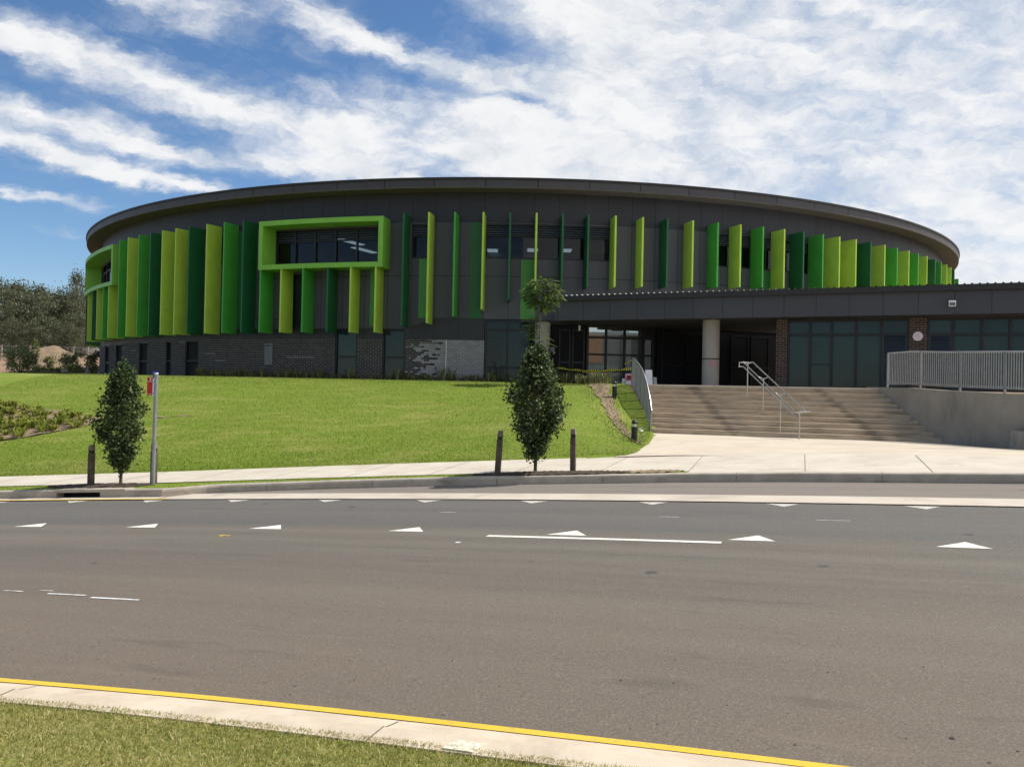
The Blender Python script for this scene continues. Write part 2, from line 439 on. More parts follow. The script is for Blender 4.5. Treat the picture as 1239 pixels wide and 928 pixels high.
def asphalt(name, a, b, warm, fines):
    m, nt, p = new_mat(name, .82, .3)
    g = geo_pos(nt)
    s = nt.nodes.new('ShaderNodeSeparateXYZ'); nt.links.new(g, s.inputs[0])
    dx = S(nt, s.outputs[0]) - float(RC[0]); dy = S(nt, s.outputs[1]) - float(RC[1])
    r = (dx * dx + dy * dy).pw(.5)
    ang = dx._m('ARCTAN2', dy) * 70.0
    pol = xyz(nt, ang * .06, r * 1.1, 0.0)
    streak = noise(nt, pol, 1.3, 6, .62, .2); spot = noise(nt, g, 260, 2, .6); blot = noise(nt, g, .5, 5, .6)
    c = mix(nt, streak.step(.3, .7), a, b)
    near = r.step(70.6, 66.2)                                  # dusty, redder seal along the near kerb
    c = mix(nt, (near * .75 + blot.step(.45, .7) * .25) * fines, c, warm)
    tyre = ((r - 72.0) * (r - 72.0) * -3.5).exp() * .30 + ((r - 69.1) * (r - 69.1) * -2.2).exp() * .16
    c = mix(nt, tyre, c, tuple(x * .62 for x in a))            # tyre-polished wheel paths
    c = mix(nt, spot.step(.35, .75) * .4, c, tuple(x * 1.6 for x in b))
    c = mix(nt, noise(nt, g, 120, 2, .5).step(.62, .72) * .4, c, tuple(x * .45 for x in a))
    far = r.step(71.2, 71.8) * .55
    c = mix(nt, far, c, (.098, .098, .10))
    agg = noise(nt, g, 75, 3, .7); c = mix(nt, agg.step(.54, .68) * .5, c, (.29, .265, .225)); c = mix(nt, agg.step(.46, .34) * .55, c, (.055, .05, .046))
    dust = noise(nt, pol, 3.4, 6, .7, .4).step(.56, .72) * r.step(69.5, 66.4); c = mix(nt, dust * .5, c, (.205, .165, .128))
    drip = noise(nt, xyz(nt, ang * .35, r * 2.0, 4.0), 1.7, 4, .65).step(.60, .72) * .35; c = mix(nt, drip, c, (.066, .060, .053))
    oil = noise(nt, g, 1.9, 2, .4).step(.735, .76) * .6
    c = mix(nt, oil, c, (.03, .028, .026))
    nt.links.new(c, p.inputs['Base Color']); bump(nt, p, spot, .5, .006)
    return m
M['road'] = asphalt('asphalt', (.086, .077, .066), (.142, .127, .107), (.138, .106, .080), 1.0)
M['bay'] = asphalt('bay asphalt', (.235, .19, .152), (.31, .258, .21), (.28, .21, .17), .3)

def step_stone():
    m, nt, p = new_mat('mottled stone step', .85, .2)
    g = geo_pos(nt)
    a = noise(nt, scaled(nt, g, (.75, .75, 9)), 1.0, 5, .7, .6); b = noise(nt, scaled(nt, g, (.22, .22, 3)), 1.0, 3, .6)
    c = mix(nt, a.step(.3, .7), (.35, .272, .19), (.55, .445, .325))
    c = mix(nt, b.step(.45, .7) * .65, c, (.40, .335, .25))
    e_ = noise(nt, scaled(nt, g, (1.6, 1.6, 14)), 1.0, 3, .6); c = mix(nt, e_.step(.52, .66) * .55, c, (.25, .195, .14)); c = mix(nt, e_.step(.46, .34) * .5, c, (.52, .43, .33))
    # two dark diagonal bands running down the flight
    s = nt.nodes.new('ShaderNodeSeparateXYZ'); nt.links.new(g, s.inputs[0])
    X, Y = S(nt, s.outputs[0]), S(nt, s.outputs[1])
    for x0, y0, k in ((6.62, 24.5, .02), (10.35, 23.1, .06)):
        d = (X - x0 + (Y - y0) * .16).ab() + (a - .5) * .6
        c = mix(nt, d.step(.20, .03) * .5, c, (.15, .122, .10))
    nt.links.new(c, p.inputs['Base Color']); bump(nt, p, noise(nt, g, 40, 3), .3, .005)
    return m
M['step'] = step_stone()
def emit(name, c, s):
    m = bpy.data.materials.new(name); m.use_nodes = True; nt = m.node_tree; p = nt.nodes['Principled BSDF']
    p.inputs['Base Color'].default_value = (*c, 1); p.inputs['Emission Color'].default_value = (*c, 1); p.inputs['Emission Strength'].default_value = s
    return m
M['lamp'] = emit('ceiling lamp', (1, .97, .9), 1.6)
def tape_mat():
    m, nt, p = new_mat('striped tape', .5, .3); u, v = uv_xy(nt)
    nt.links.new(mix(nt, (u / .16).frac().lt(.5), (.90, .72, .04), (.02, .02, .02)), p.inputs['Base Color']); return m
M['tape'] = tape_mat()

# ------------------------------------------------------------------ ground, street, paths
def band(name, r0, r1, ph0, ph1, nu, nv, zf, m):
    f0 = r0 if callable(r0) else (lambda p: r0 + 0 * p); f1 = r1 if callable(r1) else (lambda p: r1 + 0 * p)
    def fx(u, v):
        ph = ph0 + (ph1 - ph0) * u; r = f0(ph) + (f1(ph) - f0(ph)) * v
        X, Y = rc(r, ph); return X, Y, zf(X, Y, v)
    return grid(name, fx, nu, nv, m)
PH0, PH1 = -25.0, 62.0
def ground_fx(u, v):
    th = u * 2 * math.pi; r = 1500 * (v ** 3.2) + .5
    X = r * np.sin(th); Y = 40 + r * np.cos(th)
    rr, ph = polar(X, Y); t = (rr - r_path1(ph)) / 12.5
    Z = h_land(X, Y) - .35 * (1 - sm((t - 1.0) / .5)) - .02
    return X, Y, np.where(rr < 74, zroad(X) - .35, Z)
grid('ground', ground_fx, 181, 150, M['dirt'])
band('road', lambda p: r_near(p) - .03, 74.02, PH0, PH1, 180, 10, lambda X, Y, v: zroad(X), M['road'])
band('parking_bay', 74.70, lambda p: r_kerb(p) + .02, 14.4, PH1, 160, 5, lambda X, Y, v: zroad(X) + .002, M['bay'])
band('gutter_strip', 74.0, 74.72, 14.3, PH1, 160, 4, lambda X, Y, v: zroad(X) + .014 - .012 * np.sin(v * 3.14), M['gutterconc'])
band('gutter_edge', 74.0, 74.40, PH0, 14.3, 80, 3, lambda X, Y, v: zroad(X) + .012, M['gutterconc'])
band('grass_verge', 40.0, lambda p: r_near(p) - .57, PH0, PH1, 160, 40, lambda X, Y, v: zroad(X) + .128 - .008 * (v > .97), M['verge'])
def kerb(name, rf, ph0, ph1, n, prof, m):
    """prof: (dr, dz) outline of the kerb section"""
    pts = np.array(prof)
    def fx(u, v):
        k = v * (len(pts) - 1); dr = np.interp(k, range(len(pts)), pts[:, 0]); dz = np.interp(k, range(len(pts)), pts[:, 1])
        ph = ph0 + (ph1 - ph0) * u; X, Y = rc(rf(ph) + dr, ph); return X, Y, zroad(X) + dz
    o = grid(name, fx, n, len(pts), m); o.data.polygons.foreach_set('use_smooth', np.zeros(len(o.data.polygons), bool)); return o
kerb('kerb', r_near, PH0, PH1, 260, [(-.62, .0), (-.60, .128), (-.44, .132), (-.43, .122), (-.30, .10), (-.18, .055), (-.10, .012), (0.0, .004)], M['kerbnear'])
KP = [(0, -.02), (0, .105), (.012, .135), (.03, .148), (.155, .152), (.158, .0)]
kerb('kerb', r_kerb, 13.62, PH1, 320, KP, M['kerb'])
kerb('kerb', r_kerb, PH0, 12.42, 120, KP, M['kerb'])
band('verge', lambda p: r_kerb(p) + .156, lambda p: r_path0(p) + .02, PH0, 21.25, 200, 5, lambda X, Y, v: zroad(X) + .140 + .02 * np.sin(v * 3.1), M['lawn'])
band('footpath', r_path0, r_path1, PH0, 21.25, 200, 6, lambda X, Y, v: zroad(X) + .158 + .04 * v, M['path'])
band('footpath', lambda p: r_kerb(p) + .15, r_path1, 21.25, PH1, 160, 6, lambda X, Y, v: zroad(X) + .150 + .05 * v, M['path'])
# saw-cut joints across the footpath
mb = MB()
for ph in (21.27, 22.72, 24.15, 25.6, 27.0):
    a, b = rc(r_kerb(ph) + .16, ph), rc(r_path1(ph) - .03, ph - .12)
    w = .005
    d = np.array(b) - np.array(a); n = np.array([-d[1], d[0]]) / np.hypot(*d) * w
    za, zb = zroad(a[0]) + .156, zroad(b[0]) + .206
    mb.face([(a[0] - n[0], a[1] - n[1], za), (b[0] - n[0], b[1] - n[1], zb), (b[0] + n[0], b[1] + n[1], zb), (a[0] + n[0], a[1] + n[1], za)])
tag(mb.build('path_joints', plain('joint filler', (.16, .14, .12), .9)), kind='structure')
mb = MB()
for k in range(24):
    ph = 21.27 - 1.22 * (k + 1)
    if ph < -5: break
    q = []
    for r_, o_ in ((r_path0(ph) + .02, -.006), (r_path0(ph) + .02, .006), (r_path1(ph) - .03, .006), (r_path1(ph) - .03, -.006)):
        x, y = rc(r_, ph); v_ = (r_ - r_path0(ph)) / (r_path1(ph) - r_path0(ph)); q.append((float(x) + o_, float(y), float(zroad(x)) + .162 + .04 * float(v_)))
    mb.face(q)
tag(mb.build('path_joints', plain('joint filler', (.24, .21, .17), .9)), kind='structure')
# mulch round the street trees
def patch(name, r0, r1, p0, p1, m, dz):
    def fx(u, v):
        w = np.sqrt(np.clip(1 - (2 * u - 1) ** 2, 0, 1)) * .5
        ph = p0 + (p1 - p0) * u; rm = (r0 + r1) / 2 + (r_kerb(ph) - r_kerb((p0 + p1) / 2))
        r = rm + (r1 - r0) * (2 * v - 1) * w; X, Y = rc(r, ph)
        return X, Y, zroad(X) + .165 + dz * w * np.sin(v * 3.1416) + .012 * np.sin(X * 31) * np.sin(Y * 27)
    return grid(name, fx, 50, 9, m)
patch('mulch', 76.17, 76.72, 18.3, 20.55, M['mulch'], .06)
patch('mulch', 74.60, 75.32, 11.9, 13.75, M['mulch'], .06)
patch('soil', 76.5, 76.92, 20.35, 21.2, M['soil'], .02)

# steps frame
ST_L, ST_R = np.array([4.28, 25.34]), np.array([11.82, 22.70])     # foot of the flight, left and right ends
ST_B = np.array([-.11, 1.0]) / 1.006; N_ST = 10
ST_RISE = (FLOOR - .50) / N_ST; ST_RUN = .33
# apron between footpath and steps
def apron_fx(u, v):
    ph = 20.1 + 8.4 * u; a = np.stack(rc(r_path1(ph) - .12, ph), -1)
    w = (u * 1.0)[..., None]; s = np.interp(u, [0, .62, 1], [0, 1, 1.62])[..., None]
    b = ST_L + (ST_R - ST_L) * s + np.array([-.05, .25])
    b = np.where(s > 1, ST_R + (np.array([12.5, 17.5]) - ST_R) * (s - 1) / .62, b)
    P = a + (b - a) * v[..., None]
    P[..., 0] = np.where(u < 1e-6, np.interp(P[..., 1], [17.8, 25.6], [2.5, 4.1]), P[..., 0])
    left = (1 - u) ** 10
    P[..., 0] = P[..., 0] * (1 - left) + (x_edge(P[..., 1]) - .25) * left
    za = zroad(a[..., 0]) + .178; zb = np.interp(b[..., 0], [4, 8, 12, 14], [.50, .50, .51, .62])
    q_, p_ = polar(P[..., 0], P[..., 1]); return P[..., 0], P[..., 1], za + (zb - za) * v + .012 * (q_ > r_path1(p_) + .02)
grid('apron', apron_fx, 60, 24, M['apron'])

# lawn: left of the apron edge, up to the building and on to the left
def lawn_fx(u, v):
    ph = -25 + 60 * u; r = r_path1(ph) - .14 + 26 * v ** 1.15
    X, Y = rc(r, ph); return X, Y, h_land(X, Y) - .05 * (r < r_path1(ph) - .005)
def keep_lawn(X, Y):
    return (np.hypot(X - BC[0], Y - BC[1]) > 30.2) & (X < np.where(Y < 30, x_edge(Y) + .02, 1.9))
lawn_l = grid('lawn', lambda u, v: lawn_fx(u * .83, v), 300, 120, M['lawn'], keep=keep_lawn)
def lawn_edge_fx(u, v):     # strip that follows the apron edge and the balustrade exactly
    Y = 17.6 + 12.6 * v; xe = x_edge(Y) + .05; X = xe - 3.2 * (1 - u)
    Y = Y + np.where(v < .35, 0, 0)
    r_, p_ = polar(X, Y); return X, Y, h_land(X, Y) + .012 - .06 * (r_ < r_path1(p_) - .005)
grid('lawn', lawn_edge_fx, 40, 90, M['lawn'], keep=lambda X, Y: polar(X, Y)[0] > r_path1(polar(X, Y)[1]) - .16)
# bare soil slope and green strip beside the steps
def strip(name, pts, wl, m, dz, n=40):
    P = np.array(pts)
    def fx(u, v):
        k = u * (len(P) - 1); cx = np.interp(k, range(len(P)), P[:, 0]); cy = np.interp(k, range(len(P)), P[:, 1]); w = np.interp(k, range(len(P)), wl)
        X = cx + (v - .5) * w * (1 + .22 * np.sin(cy * 5.1 + (v > .5) * 2) + .14 * np.sin(cy * 13 + (v > .5) * 4)); Y = cy + .04 * np.sin(cx * 9)
        return X, Y, h_land(X, Y) + dz + .02 * np.sin(X * 13) * np.sin(Y * 11)
    return grid(name, fx, n, 12, m)
strip('soil', [(3.25, 20.6), (3.2, 22.5), (3.15, 24.5), (3.1, 26.5), (3.0, 28.4), (3.0, 29.3)], [.1, .3, .42, .45, .6, .5], M['soil'], .035)
strip('soil', [(-10.75, 24.6), (-10.3, 24.7), (-9.9, 24.8), (-9.2, 24.9)], [.1, .5, .35, .1], M['soil'], .02)
# planted bed in the lawn on the left
def bed_fx(u, v):
    X = -32 + 19.8 * u; up = np.interp(X, [-32, -20, -15, -12.2], [33.5, 28.6, 26.4, 24.6]); lo = np.interp(X, [-32, -20, -15, -12.2], [19.8, 20.4, 21.5, 23.7])
    Y = lo + (up - lo) * v + .15 * np.sin(X * 3); return X, Y, h_land(X, Y) + .04 + .03 * np.sin(X * 5) * np.sin(Y * 6)
grid('garden_bed', bed_fx, 90, 40, M['soil'])
# mulch strip under the tussocks along the building
def edge_fx(u, v):
    ph = R_(-42) + R_(46) * u; R = 30.3 + 1.0 * v; X = BC[0] + R * np.sin(ph); Y = BC[1] - R * np.cos(ph)
    return X, Y, h_land(X, Y) + .03
grid('garden_bed', edge_fx, 90, 5, M['mulch'], keep=lambda X, Y: X < 1.6)

# terrace
mb = MB()
tl = ST_L + ST_B * ST_RUN * N_ST / .93; tr = ST_R + ST_B * ST_RUN * N_ST / .93
outline = [(1.9, 35.9), (3.5, 33.0), (tl[0] - .12, tl[1] + .0), (tr[0] + .03, tr[1]), (11.98, 22.0), (12.2, 19.4), (12.4, 16.9), (60, 10), (70, 40), (40, 62), (30, 55), (24, 46), (14, 39.2), (7, 37.0), (3, 36.6)]
zt = [FLOOR] * 4 + [1.93, 1.84, 1.80, 1.9] + [FLOOR] * 7
mb.face([(x, y, z) for (x, y), z in zip(outline, zt)])
for i in range(len(outline)):
    j = (i + 1) % len(outline); a, b = outline[i], outline[j]
    mb.face([(a[0], a[1], -.3), (b[0], b[1], -.3), (b[0], b[1], zt[j]), (a[0], a[1], zt[i])])
tag(mb.build('terrace', M['apron']), kind='structure')

# road markings
mb = MB()
def road_quad(r0, r1, p0, p1, seg=6, dz=.004):
    for i in range(seg):
        a, b = p0 + (p1 - p0) * i / seg, p0 + (p1 - p0) * (i + 1) / seg
        q = [rc(r0, a), rc(r0, b), rc(r1, b), rc(r1, a)]
        mb.face([(x, y, float(zroad(x)) + dz) for x, y in q][::-1])
def tooth(r_base, r_apex, ph, half, jit=0.0):
    d = math.degrees(half / r_base)
    q = [rc(r_base, ph - d), rc(r_base + jit, ph + d), rc(r_apex, ph + .03)]
    f = [(x, y, float(zroad(x)) + .004) for x, y in q]
    if r_apex > r_base: f = f[::-1]
    mb.face(f)
near_ph = [math.degrees(math.atan2(a - RC[0], b - RC[1])) for a, b in ((-7.0, 12.1), (-5.13, 11.6), (-3.2, 11.09), (-1.23, 10.5), (.71, 9.74), (2.63, 8.94), (4.48, 8.17))]
near_ph = [near_ph[0] - 3.2, near_ph[0] - 1.6] + near_ph + [near_ph[-1] + 1.62, near_ph[-1] + 3.24]
for p in near_ph: tooth(71.14, 71.46, p, .245)
far_ph = [math.degrees(math.atan2(a - RC[0], b - RC[1])) for a, b in ((-7.9, 15.1), (-6.36, 14.7), (-4.7, 14.25), (-3.0, 13.8), (-1.3, 13.25), (.38, 12.7), (2.05, 11.95), (3.68, 11.2), (5.2, 10.4))]
far_ph = [far_ph[0] - 1.3] + far_ph + [far_ph[-1] + 1.4]
road_quad(70.92, 71.02, 20.12, 22.30, 8)
tag(mb.build('lane_markings', M['white_paint']), kind='structure')
mb = MB()
for p in far_ph: tooth(73.93, 73.66, p, .22)
tag(mb.build('lane_markings', M['far_paint']), kind='structure')
mb = MB(); random.seed(3)
for p0, p1, r0, w in ((16.2, 16.6, 67.7, .018), (16.9, 17.02, 67.71, .015), (17.1, 17.3, 67.68, .02), (17.42, 17.55, 67.74, .016), (17.58, 17.95, 67.64, .03), (18.05, 18.5, 67.58, .035), (19.0, 19.2, 72.7, .02), (21.5, 21.7, 72.6, .02), (23.0, 23.3, 72.6, .02), (19.95, 20.0, 70.5, .06)):
    road_quad(r0, r0 + w, p0, p1, 3)
tag(mb.build('worn_line', M['worn_paint']), kind='structure')
mb = MB()
kz = lambda r: float(np.interp(r, [65.63, 65.71, 65.81], [.055, .012, .004]))
for i in range(300):                                     # yellow line painted on the toe of the near kerb
    a, b = PH0 + (PH1 - PH0) * i / 300, PH0 + (PH1 - PH0) * (i + 1) / 300
    for r0, r1 in ((65.735, 65.805),):
        q = [(r0, a), (r0, b), (r1, b), (r1, a)]
        mb.face([(*[float(t) for t in rc(r - 65.81 + r_near(p), p)], float(zroad(rc(r, p)[0])) + kz(r) + .005) for r, p in q][::-1])
for i in range(60):
    a, b = PH0 + (14.5 - PH0) * i / 60, PH0 + (14.5 - PH0) * (i + 1) / 60
    q = [(73.98, a), (73.98, b), (74.06, b), (74.06, a)]
    mb.face([(*[float(t) for t in rc(r, p)], float(zroad(rc(r, p)[0])) + .018) for r, p in q][::-1])
a0 = rc(70.6, 17.35)
for k in range(5):
    x, y = a0[0] + random.uniform(-.07, .07), a0[1] + random.uniform(-.06, .06); s = random.uniform(.02, .045)
    mb.face([(x + s * math.cos(t), y + .6 * s * math.sin(t), float(zroad(x)) + .004 + .0005 * k) for t in np.linspace(0, 5.5, 7)])
tag(mb.build('yellow_line', M['yellow_paint']), kind='structure')

# ------------------------------------------------------------------ round building
B = empty('round_school_building', (BC[0], BC[1], FLOOR), 'large round two-storey charcoal building with a ring of lime and green vertical fins', 'building')
P = lambda x, y=340, R=R_WALL: phi_at(x, R, y)
full = [R_(a) for a in range(-180, 181, 4)]
def wall_cells(mb, p0, p1, z0, z1, holes, Ra=R_WALL - .25, Rb=R_WALL):
    """wall p0..p1 x z0..z1 with rectangular openings left out"""
    ps = sorted({p0, p1} | {max(p0, min(p1, q)) for h in holes for q in h[:2]}); zs = sorted({z0, z1} | {max(z0, min(z1, q)) for h in holes for q in h[2:]})
    for a, b in zip(ps, ps[1:]):
        if b - a < 1e-6: continue
        c = (a + b) / 2; run = None
        for lo, hi in zip(zs, zs[1:]):
            zc = (lo + hi) / 2
            open_ = any(h[0] < c < h[1] and h[2] < zc < h[3] for h in holes)
            if open_:
                if run: mb.arc_cell(a, b, run[0], run[1], Ra, Rb); run = None
            else: run = (run[0], hi) if run else (lo, hi)
        if run: mb.arc_cell(a, b, run[0], run[1], Ra, Rb)
ZB, ZS, ZTOP = 3.93, 9.17, 10.50
upper_win = [  # px left, px right, z0, z1, panes
    (333, 457, 7.38, 9.02, 5), (497, 519, 7.56, 9.10, 1), (586, 738, 7.56, 9.12, 5), (868, 978, 7.62, 9.14, 6), (250, 283, 7.56, 9.05, 2), (113, 135, 7.4, 9.0, 3)]
strip_win = [(354, 367, 4.4, 6.95, 1)]
holes = [(P(a), P(b), z0, z1) for a, b, z0, z1, n in upper_win + strip_win]
zlow = lambda ph: float(np.interp(ph, [P(490, 430), P(525)], [4.39, 4.88]))
mb = MB()
PA, PB = R_(-75), R_(75)
wall_cells(mb, PA, PB, 4.88, ZS, holes)
for a, b in ((PA, P(354)), (P(367), P(490, 430)), (P(490, 430), P(525))): mb.arc_cell(a, b, zlow, 4.88, R_WALL - .25, R_WALL, 6)
mb.arc_cell(PB, R_(285), 4.37, ZS, R_WALL - .25, R_WALL)
mb.build('cladding', M['clad_grey'], B)
mb = MB(); mb.arc_cell(R_(-180), R_(180), ZS, ZTOP, R_WALL - .25, R_WALL + .012); mb.build('upper_cladding', M['clad_dark'], B)
mb = MB()
gf = [(405, 432), (462.5, 490)]
pts = [PA] + [q for a, b in gf for q in (P(a, 430), P(b, 430))] + [P(585.5, 430)]
for a, b in list(zip(pts[::2], pts[1::2]))[:-1] + [(P(490, 430), P(525)), (P(525), P(585.5, 430))] + spans(R_(90), R_(285)):
    mb = MB(); mb.arc_cell(a, b, ZB, (lambda ph: 4.37) if a > 1.5 else (lambda ph: zlow(ph) + .02), R_WALL - .25, R_WALL + .012, 6); mb.build('lower_cladding', M['band'], B)
# brick ground floor
M['brick'] = brick('dark brick wall', (.018, .015, .015), (.050, .041, .039), (.33, .31, .29), whites=(R_WALL * P(497, 430), R_WALL * P(531, 430)))
slots = [(127, 132), (140, 147), (168, 178), (200.5, 207), (224, 240)] + gf
mb = MB(); pts = [PA] + [q for a, b in slots for q in (P(a, 430), P(b, 430))] + [P(585.5, 430)]
for a, b in zip(pts[::2], pts[1::2]): mb.arc_cell(a, b, 1.6, ZB, R_WALL - .25, R_WALL)
mb.build('brick_wall', M['brick'], B)
for a, b in spans(R_(90), R_(285)):
    mb = MB(); mb.arc_cell(a, b, 1.6, ZB, R_WALL - .25, R_WALL, 30); mb.build('brick_wall', M['brick'], B)
# windows: frame mesh > glass, louvres
def window(p0, p1, z0, z1, n, louvre=True, glass='tint', R=R_WALL, rails=(), fw=.07, name='window'):
    f = MB(); g = MB(); l = MB()
    xs = [p0 + (p1 - p0) * i / n for i in range(n + 1)]; hw = fw / R / 2
    for i, a in enumerate(xs):
        lo, hi = (a, a + 2 * hw) if i == 0 else ((a - 2 * hw, a) if i == n else (a - hw, a + hw))
        f.arc_cell(lo, hi, z0, z1, R - .16, R - .03, 1)
    zt = z0 + (z1 - z0) * .66
    zr = ([zt] if louvre else []) + list(rails)
    for a, b in zip(xs, xs[1:]):
        a2, b2 = a + hw * 1.0, b - hw * 1.0
        for zc in zr: f.arc_cell(a2, b2, zc - .035, zc + .035, R - .15, R - .05, 1)
        f.arc_cell(a2, b2, z0, z0 + fw, R - .16, R - .03, 1); f.arc_cell(a2, b2, z1 - fw, z1, R - .16, R - .03, 1)
        g.arc_cell(a2, b2, z0 + fw, z1 - fw, R - .13, R - .12, 1)
        if louvre:
            k = 4
            for q in range(k):
                zc = zt + .05 + (z1 - fw - zt - .05) * (q + .5) / k
                o = [on_ring(R - .115, a2, zc + .03), on_ring(R - .115, b2, zc + .03), on_ring(R - .055, b2, zc - .03), on_ring(R - .055, a2, zc - .03)]
                l.face(o[::-1]); l.face([(x, y, z - .012) for x, y, z in o])
    w = f.build(name, M['frame'], B)
    g.build('glass', M[glass], w)
    if louvre: l.build('louvres', M['louvre'], w)
    return w
for a, b, z0, z1, n in upper_win: window(P(a), P(b), z0, z1, n)
for a, b, z0, z1, n in strip_win: window(P(a), P(b), z0, z1, n, False, 'glass')
for a, b in gf: window(P(a, 430), P(b, 430), 2.15, 4.37, 1, False, 'glassgreen', rails=(3.12,))
for a, b in slots[:5]: window(P(a, 430), P(b, 430), 1.9, ZB, 1, False, 'black', rails=(2.9,))
window(P(586, 430), P(641, 430), 2.0, 4.86, 2, False, 'glassgreen', rails=(4.42, 2.75), name='entry_window')
# scattered slatted screen and angular bars seen inside the entry window
mb = MB()
a0, a1 = P(588, 430), P(608, 430)
for k in range(12):
    z = 2.95 + k * .115
    for q in range(3):
        s0 = a0 + (a1 - a0) * (q + random.uniform(.02, .15)) / 3; s1 = a0 + (a1 - a0) * (q + random.uniform(.7, .95)) / 3
        mb.arc_cell(s0, s1, z, z + .06, R_WALL - .10, R_WALL - .085, 1)
mb.build('screen_slats', plain('dim slat', (.035, .042, .046), .5), B)
mb = MB()
def wp(px, py): return Vector(at_depth(px, py, BC[1] - R_WALL * math.cos(P(px, py)) - .0))
for a, b in (((592, 444), (592, 462)), ((592, 444), (600, 447)), ((600, 447), (602, 462)), ((597, 437), (600, 447)), ((600, 447), (608, 442)), ((608, 442), (608, 462)), ((604.5, 446), (604.5, 462))):
    mb.bar(wp(*a), wp(*b), .05)
mb.build('window_bars', M['frame'], B)
mb = MB(); mb.arc_cell(R_(-8.5), R_(.6), 1.9, 2.09, R_WALL + .93, R_WALL + 1.08); mb.build('edging_strip', M['path'], B)
# grey meter cupboard door
mb = MB(); mb.arc_cell(P(320.5, 430), P(330, 430), z_at(325, 441.5), z_at(325, 416), R_WALL, R_WALL + .04, 1); mb.build('cupboard_door', plain('grey door paint', (.15, .15, .15), .5), B)
mb = MB(); mb.arc_cell(P(321.3, 430), P(329.2, 430), z_at(325, 419), z_at(325, 418), R_WALL + .041, R_WALL + .05, 1); mb.build('door_vent', M['frame'], B)
mb = MB(); mb.tube([on_ring(R_WALL + .03, P(539.8, 430), 2.1), on_ring(R_WALL + .03, P(539.8, 430), 3.9)], .02, 6); mb.build('control_joint', M['white'], B)
# roof: fascia ring, soffit, deck
mb = MB(); mb.arc_cell(R_(-180), R_(180), 10.53, 10.86, R_TIP - .05, R_TIP, 180); mb.build('fascia', M['fascia'], B)
mb = MB(); mb.arc_cell(R_(-180), R_(180), 10.86, 10.95, R_TIP - .3, R_TIP + .05, 180); mb.build('roof_capping', M['gutter'], B)
mb = MB(); mb.arc_cell(R_(-180), R_(180), 10.50, 10.53, R_WALL - .3, R_TIP, 180); mb.build('soffit', M['soffit'], B)
mb = MB(); mb.arc_cell(R_(-180), R_(180), 10.55, 10.80, R_IN - .6, R_TIP - .3, 90); mb.build('roof', M['gutter'], B)
# inner ring (courtyard side), floors, ceilings
mb = MB()
p3, p4 = math.atan2(3.0 - BC[0], 20.8), math.atan2(7.2 - BC[0], 20.0)
mb.arc_cell(p4, p3 + 2 * math.pi, 1.6, 10.55, R_IN, R_IN + .2, 90); mb.arc_cell(p3, p4, 8.6, 10.55, R_IN, R_IN + .2)
mb.build('courtyard_wall', M['conc'], B)
q3, q4 = P(709, 430), P(796, 430)
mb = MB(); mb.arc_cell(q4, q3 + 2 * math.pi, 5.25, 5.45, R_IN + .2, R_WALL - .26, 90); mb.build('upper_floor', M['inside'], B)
mb = MB(); mb.arc_cell(R_(-180), R_(180), 9.42, 9.5, R_IN + .2, R_WALL - .26, 90); mb.build('ceiling', M['ceiling'], B)
# passage side walls through the ring
mb = MB()
for ph in (q3, q4):
    o, i = on_ring(R_WALL - .3, ph, 0), on_ring(R_IN + .1, p3 if ph == q3 else p4, 0)
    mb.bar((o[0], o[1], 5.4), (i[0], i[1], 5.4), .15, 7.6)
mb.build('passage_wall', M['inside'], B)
# ceiling lamps behind the upper windows
for px, py, ln in ((424, 293, .75), (441, 303, .75)):
    r = ray(px, py); t = (9.40 - EYE) / r[2]; c = Vector((r[0] * t, r[1] * t, 9.40)); d = Vector((.45, .89, 0)) * ln * 1.3
    mb = MB(); mb.bar(c - d, c + d, .42, .03); mb.build('ceiling_lamp', M['lamp'], B)
for px, py in ((596, 303.5), (644.5, 303), (685.5, 303.5)):
    r = ray(px, py); t = (9.40 - EYE) / r[2]; c = Vector((r[0] * t, r[1] * t, 9.40))
    mb = MB(); mb.bar(c - Vector((.28, 0, 0)), c + Vector((.28, 0, 0)), .9, .03); mb.build('ceiling_lamp', M['lamp'], B)
# window hoods
def hood(p0, p1, z0, z1, fr, name='window_hood'):
    mb = MB(); w = fr / R_TIP
    mb.arc_cell(p0, p1, z1 - fr, z1, R_WALL, R_TIP + .04); mb.arc_cell(p0, p1, z0, z0 + fr, R_WALL, R_TIP + .04)
    mb.arc_cell(p0, p0 + w, z0 + fr, z1 - fr, R_WALL, R_TIP + .04, 1); mb.arc_cell(p1 - w, p1, z0 + fr, z1 - fr, R_WALL, R_TIP + .04, 1)
    return mb.build(name, M['hood'], B)
hood(P(313.5, 300, R_TIP), P(463.5, 300, R_TIP), 7.06, 9.30, .22)
hood(R_(-64.5), P(137, 320, R_TIP), 7.06, 9.30, .22)
# fins: photo column of the outer edge, colour, underside (None = full length)
full_b, hood_b = 4.19, 7.05
fins = [(143.7, 'green', 4.17, 9.44), (154, 'lime', 4.17, 9.44), (167, 'green', 4.17, 9.44), (181, 'deep', 4.17, 9.44), (195.3, 'lime', 4.17, 9.44), (211.5, 'lime', 4.17, 9.44), (227.5, 'deep', 4.17, 9.44), (249, 'lime', 4.17, 9.44), (270, 'green', 4.17, 9.44), (293, 'deep', 4.17, 9.44),
        (107, 'lime', 4.17, 7.06), (112.5, 'deep', 4.17, 7.06), (118, 'lime', 4.17, 7.06), (125.2, 'green', 4.17, 7.06), (131.8, 'lime', 4.17, 7.06),
        (315, 'green', 4.17, 7.06), (340, 'lime', 4.17, 7.06), (366.5, 'green', 4.17, 7.06), (396.5, 'deep', 4.17, 7.06), (424.3, 'lime', 4.17, 7.06), (454.5, 'lime', 4.17, 7.06)]
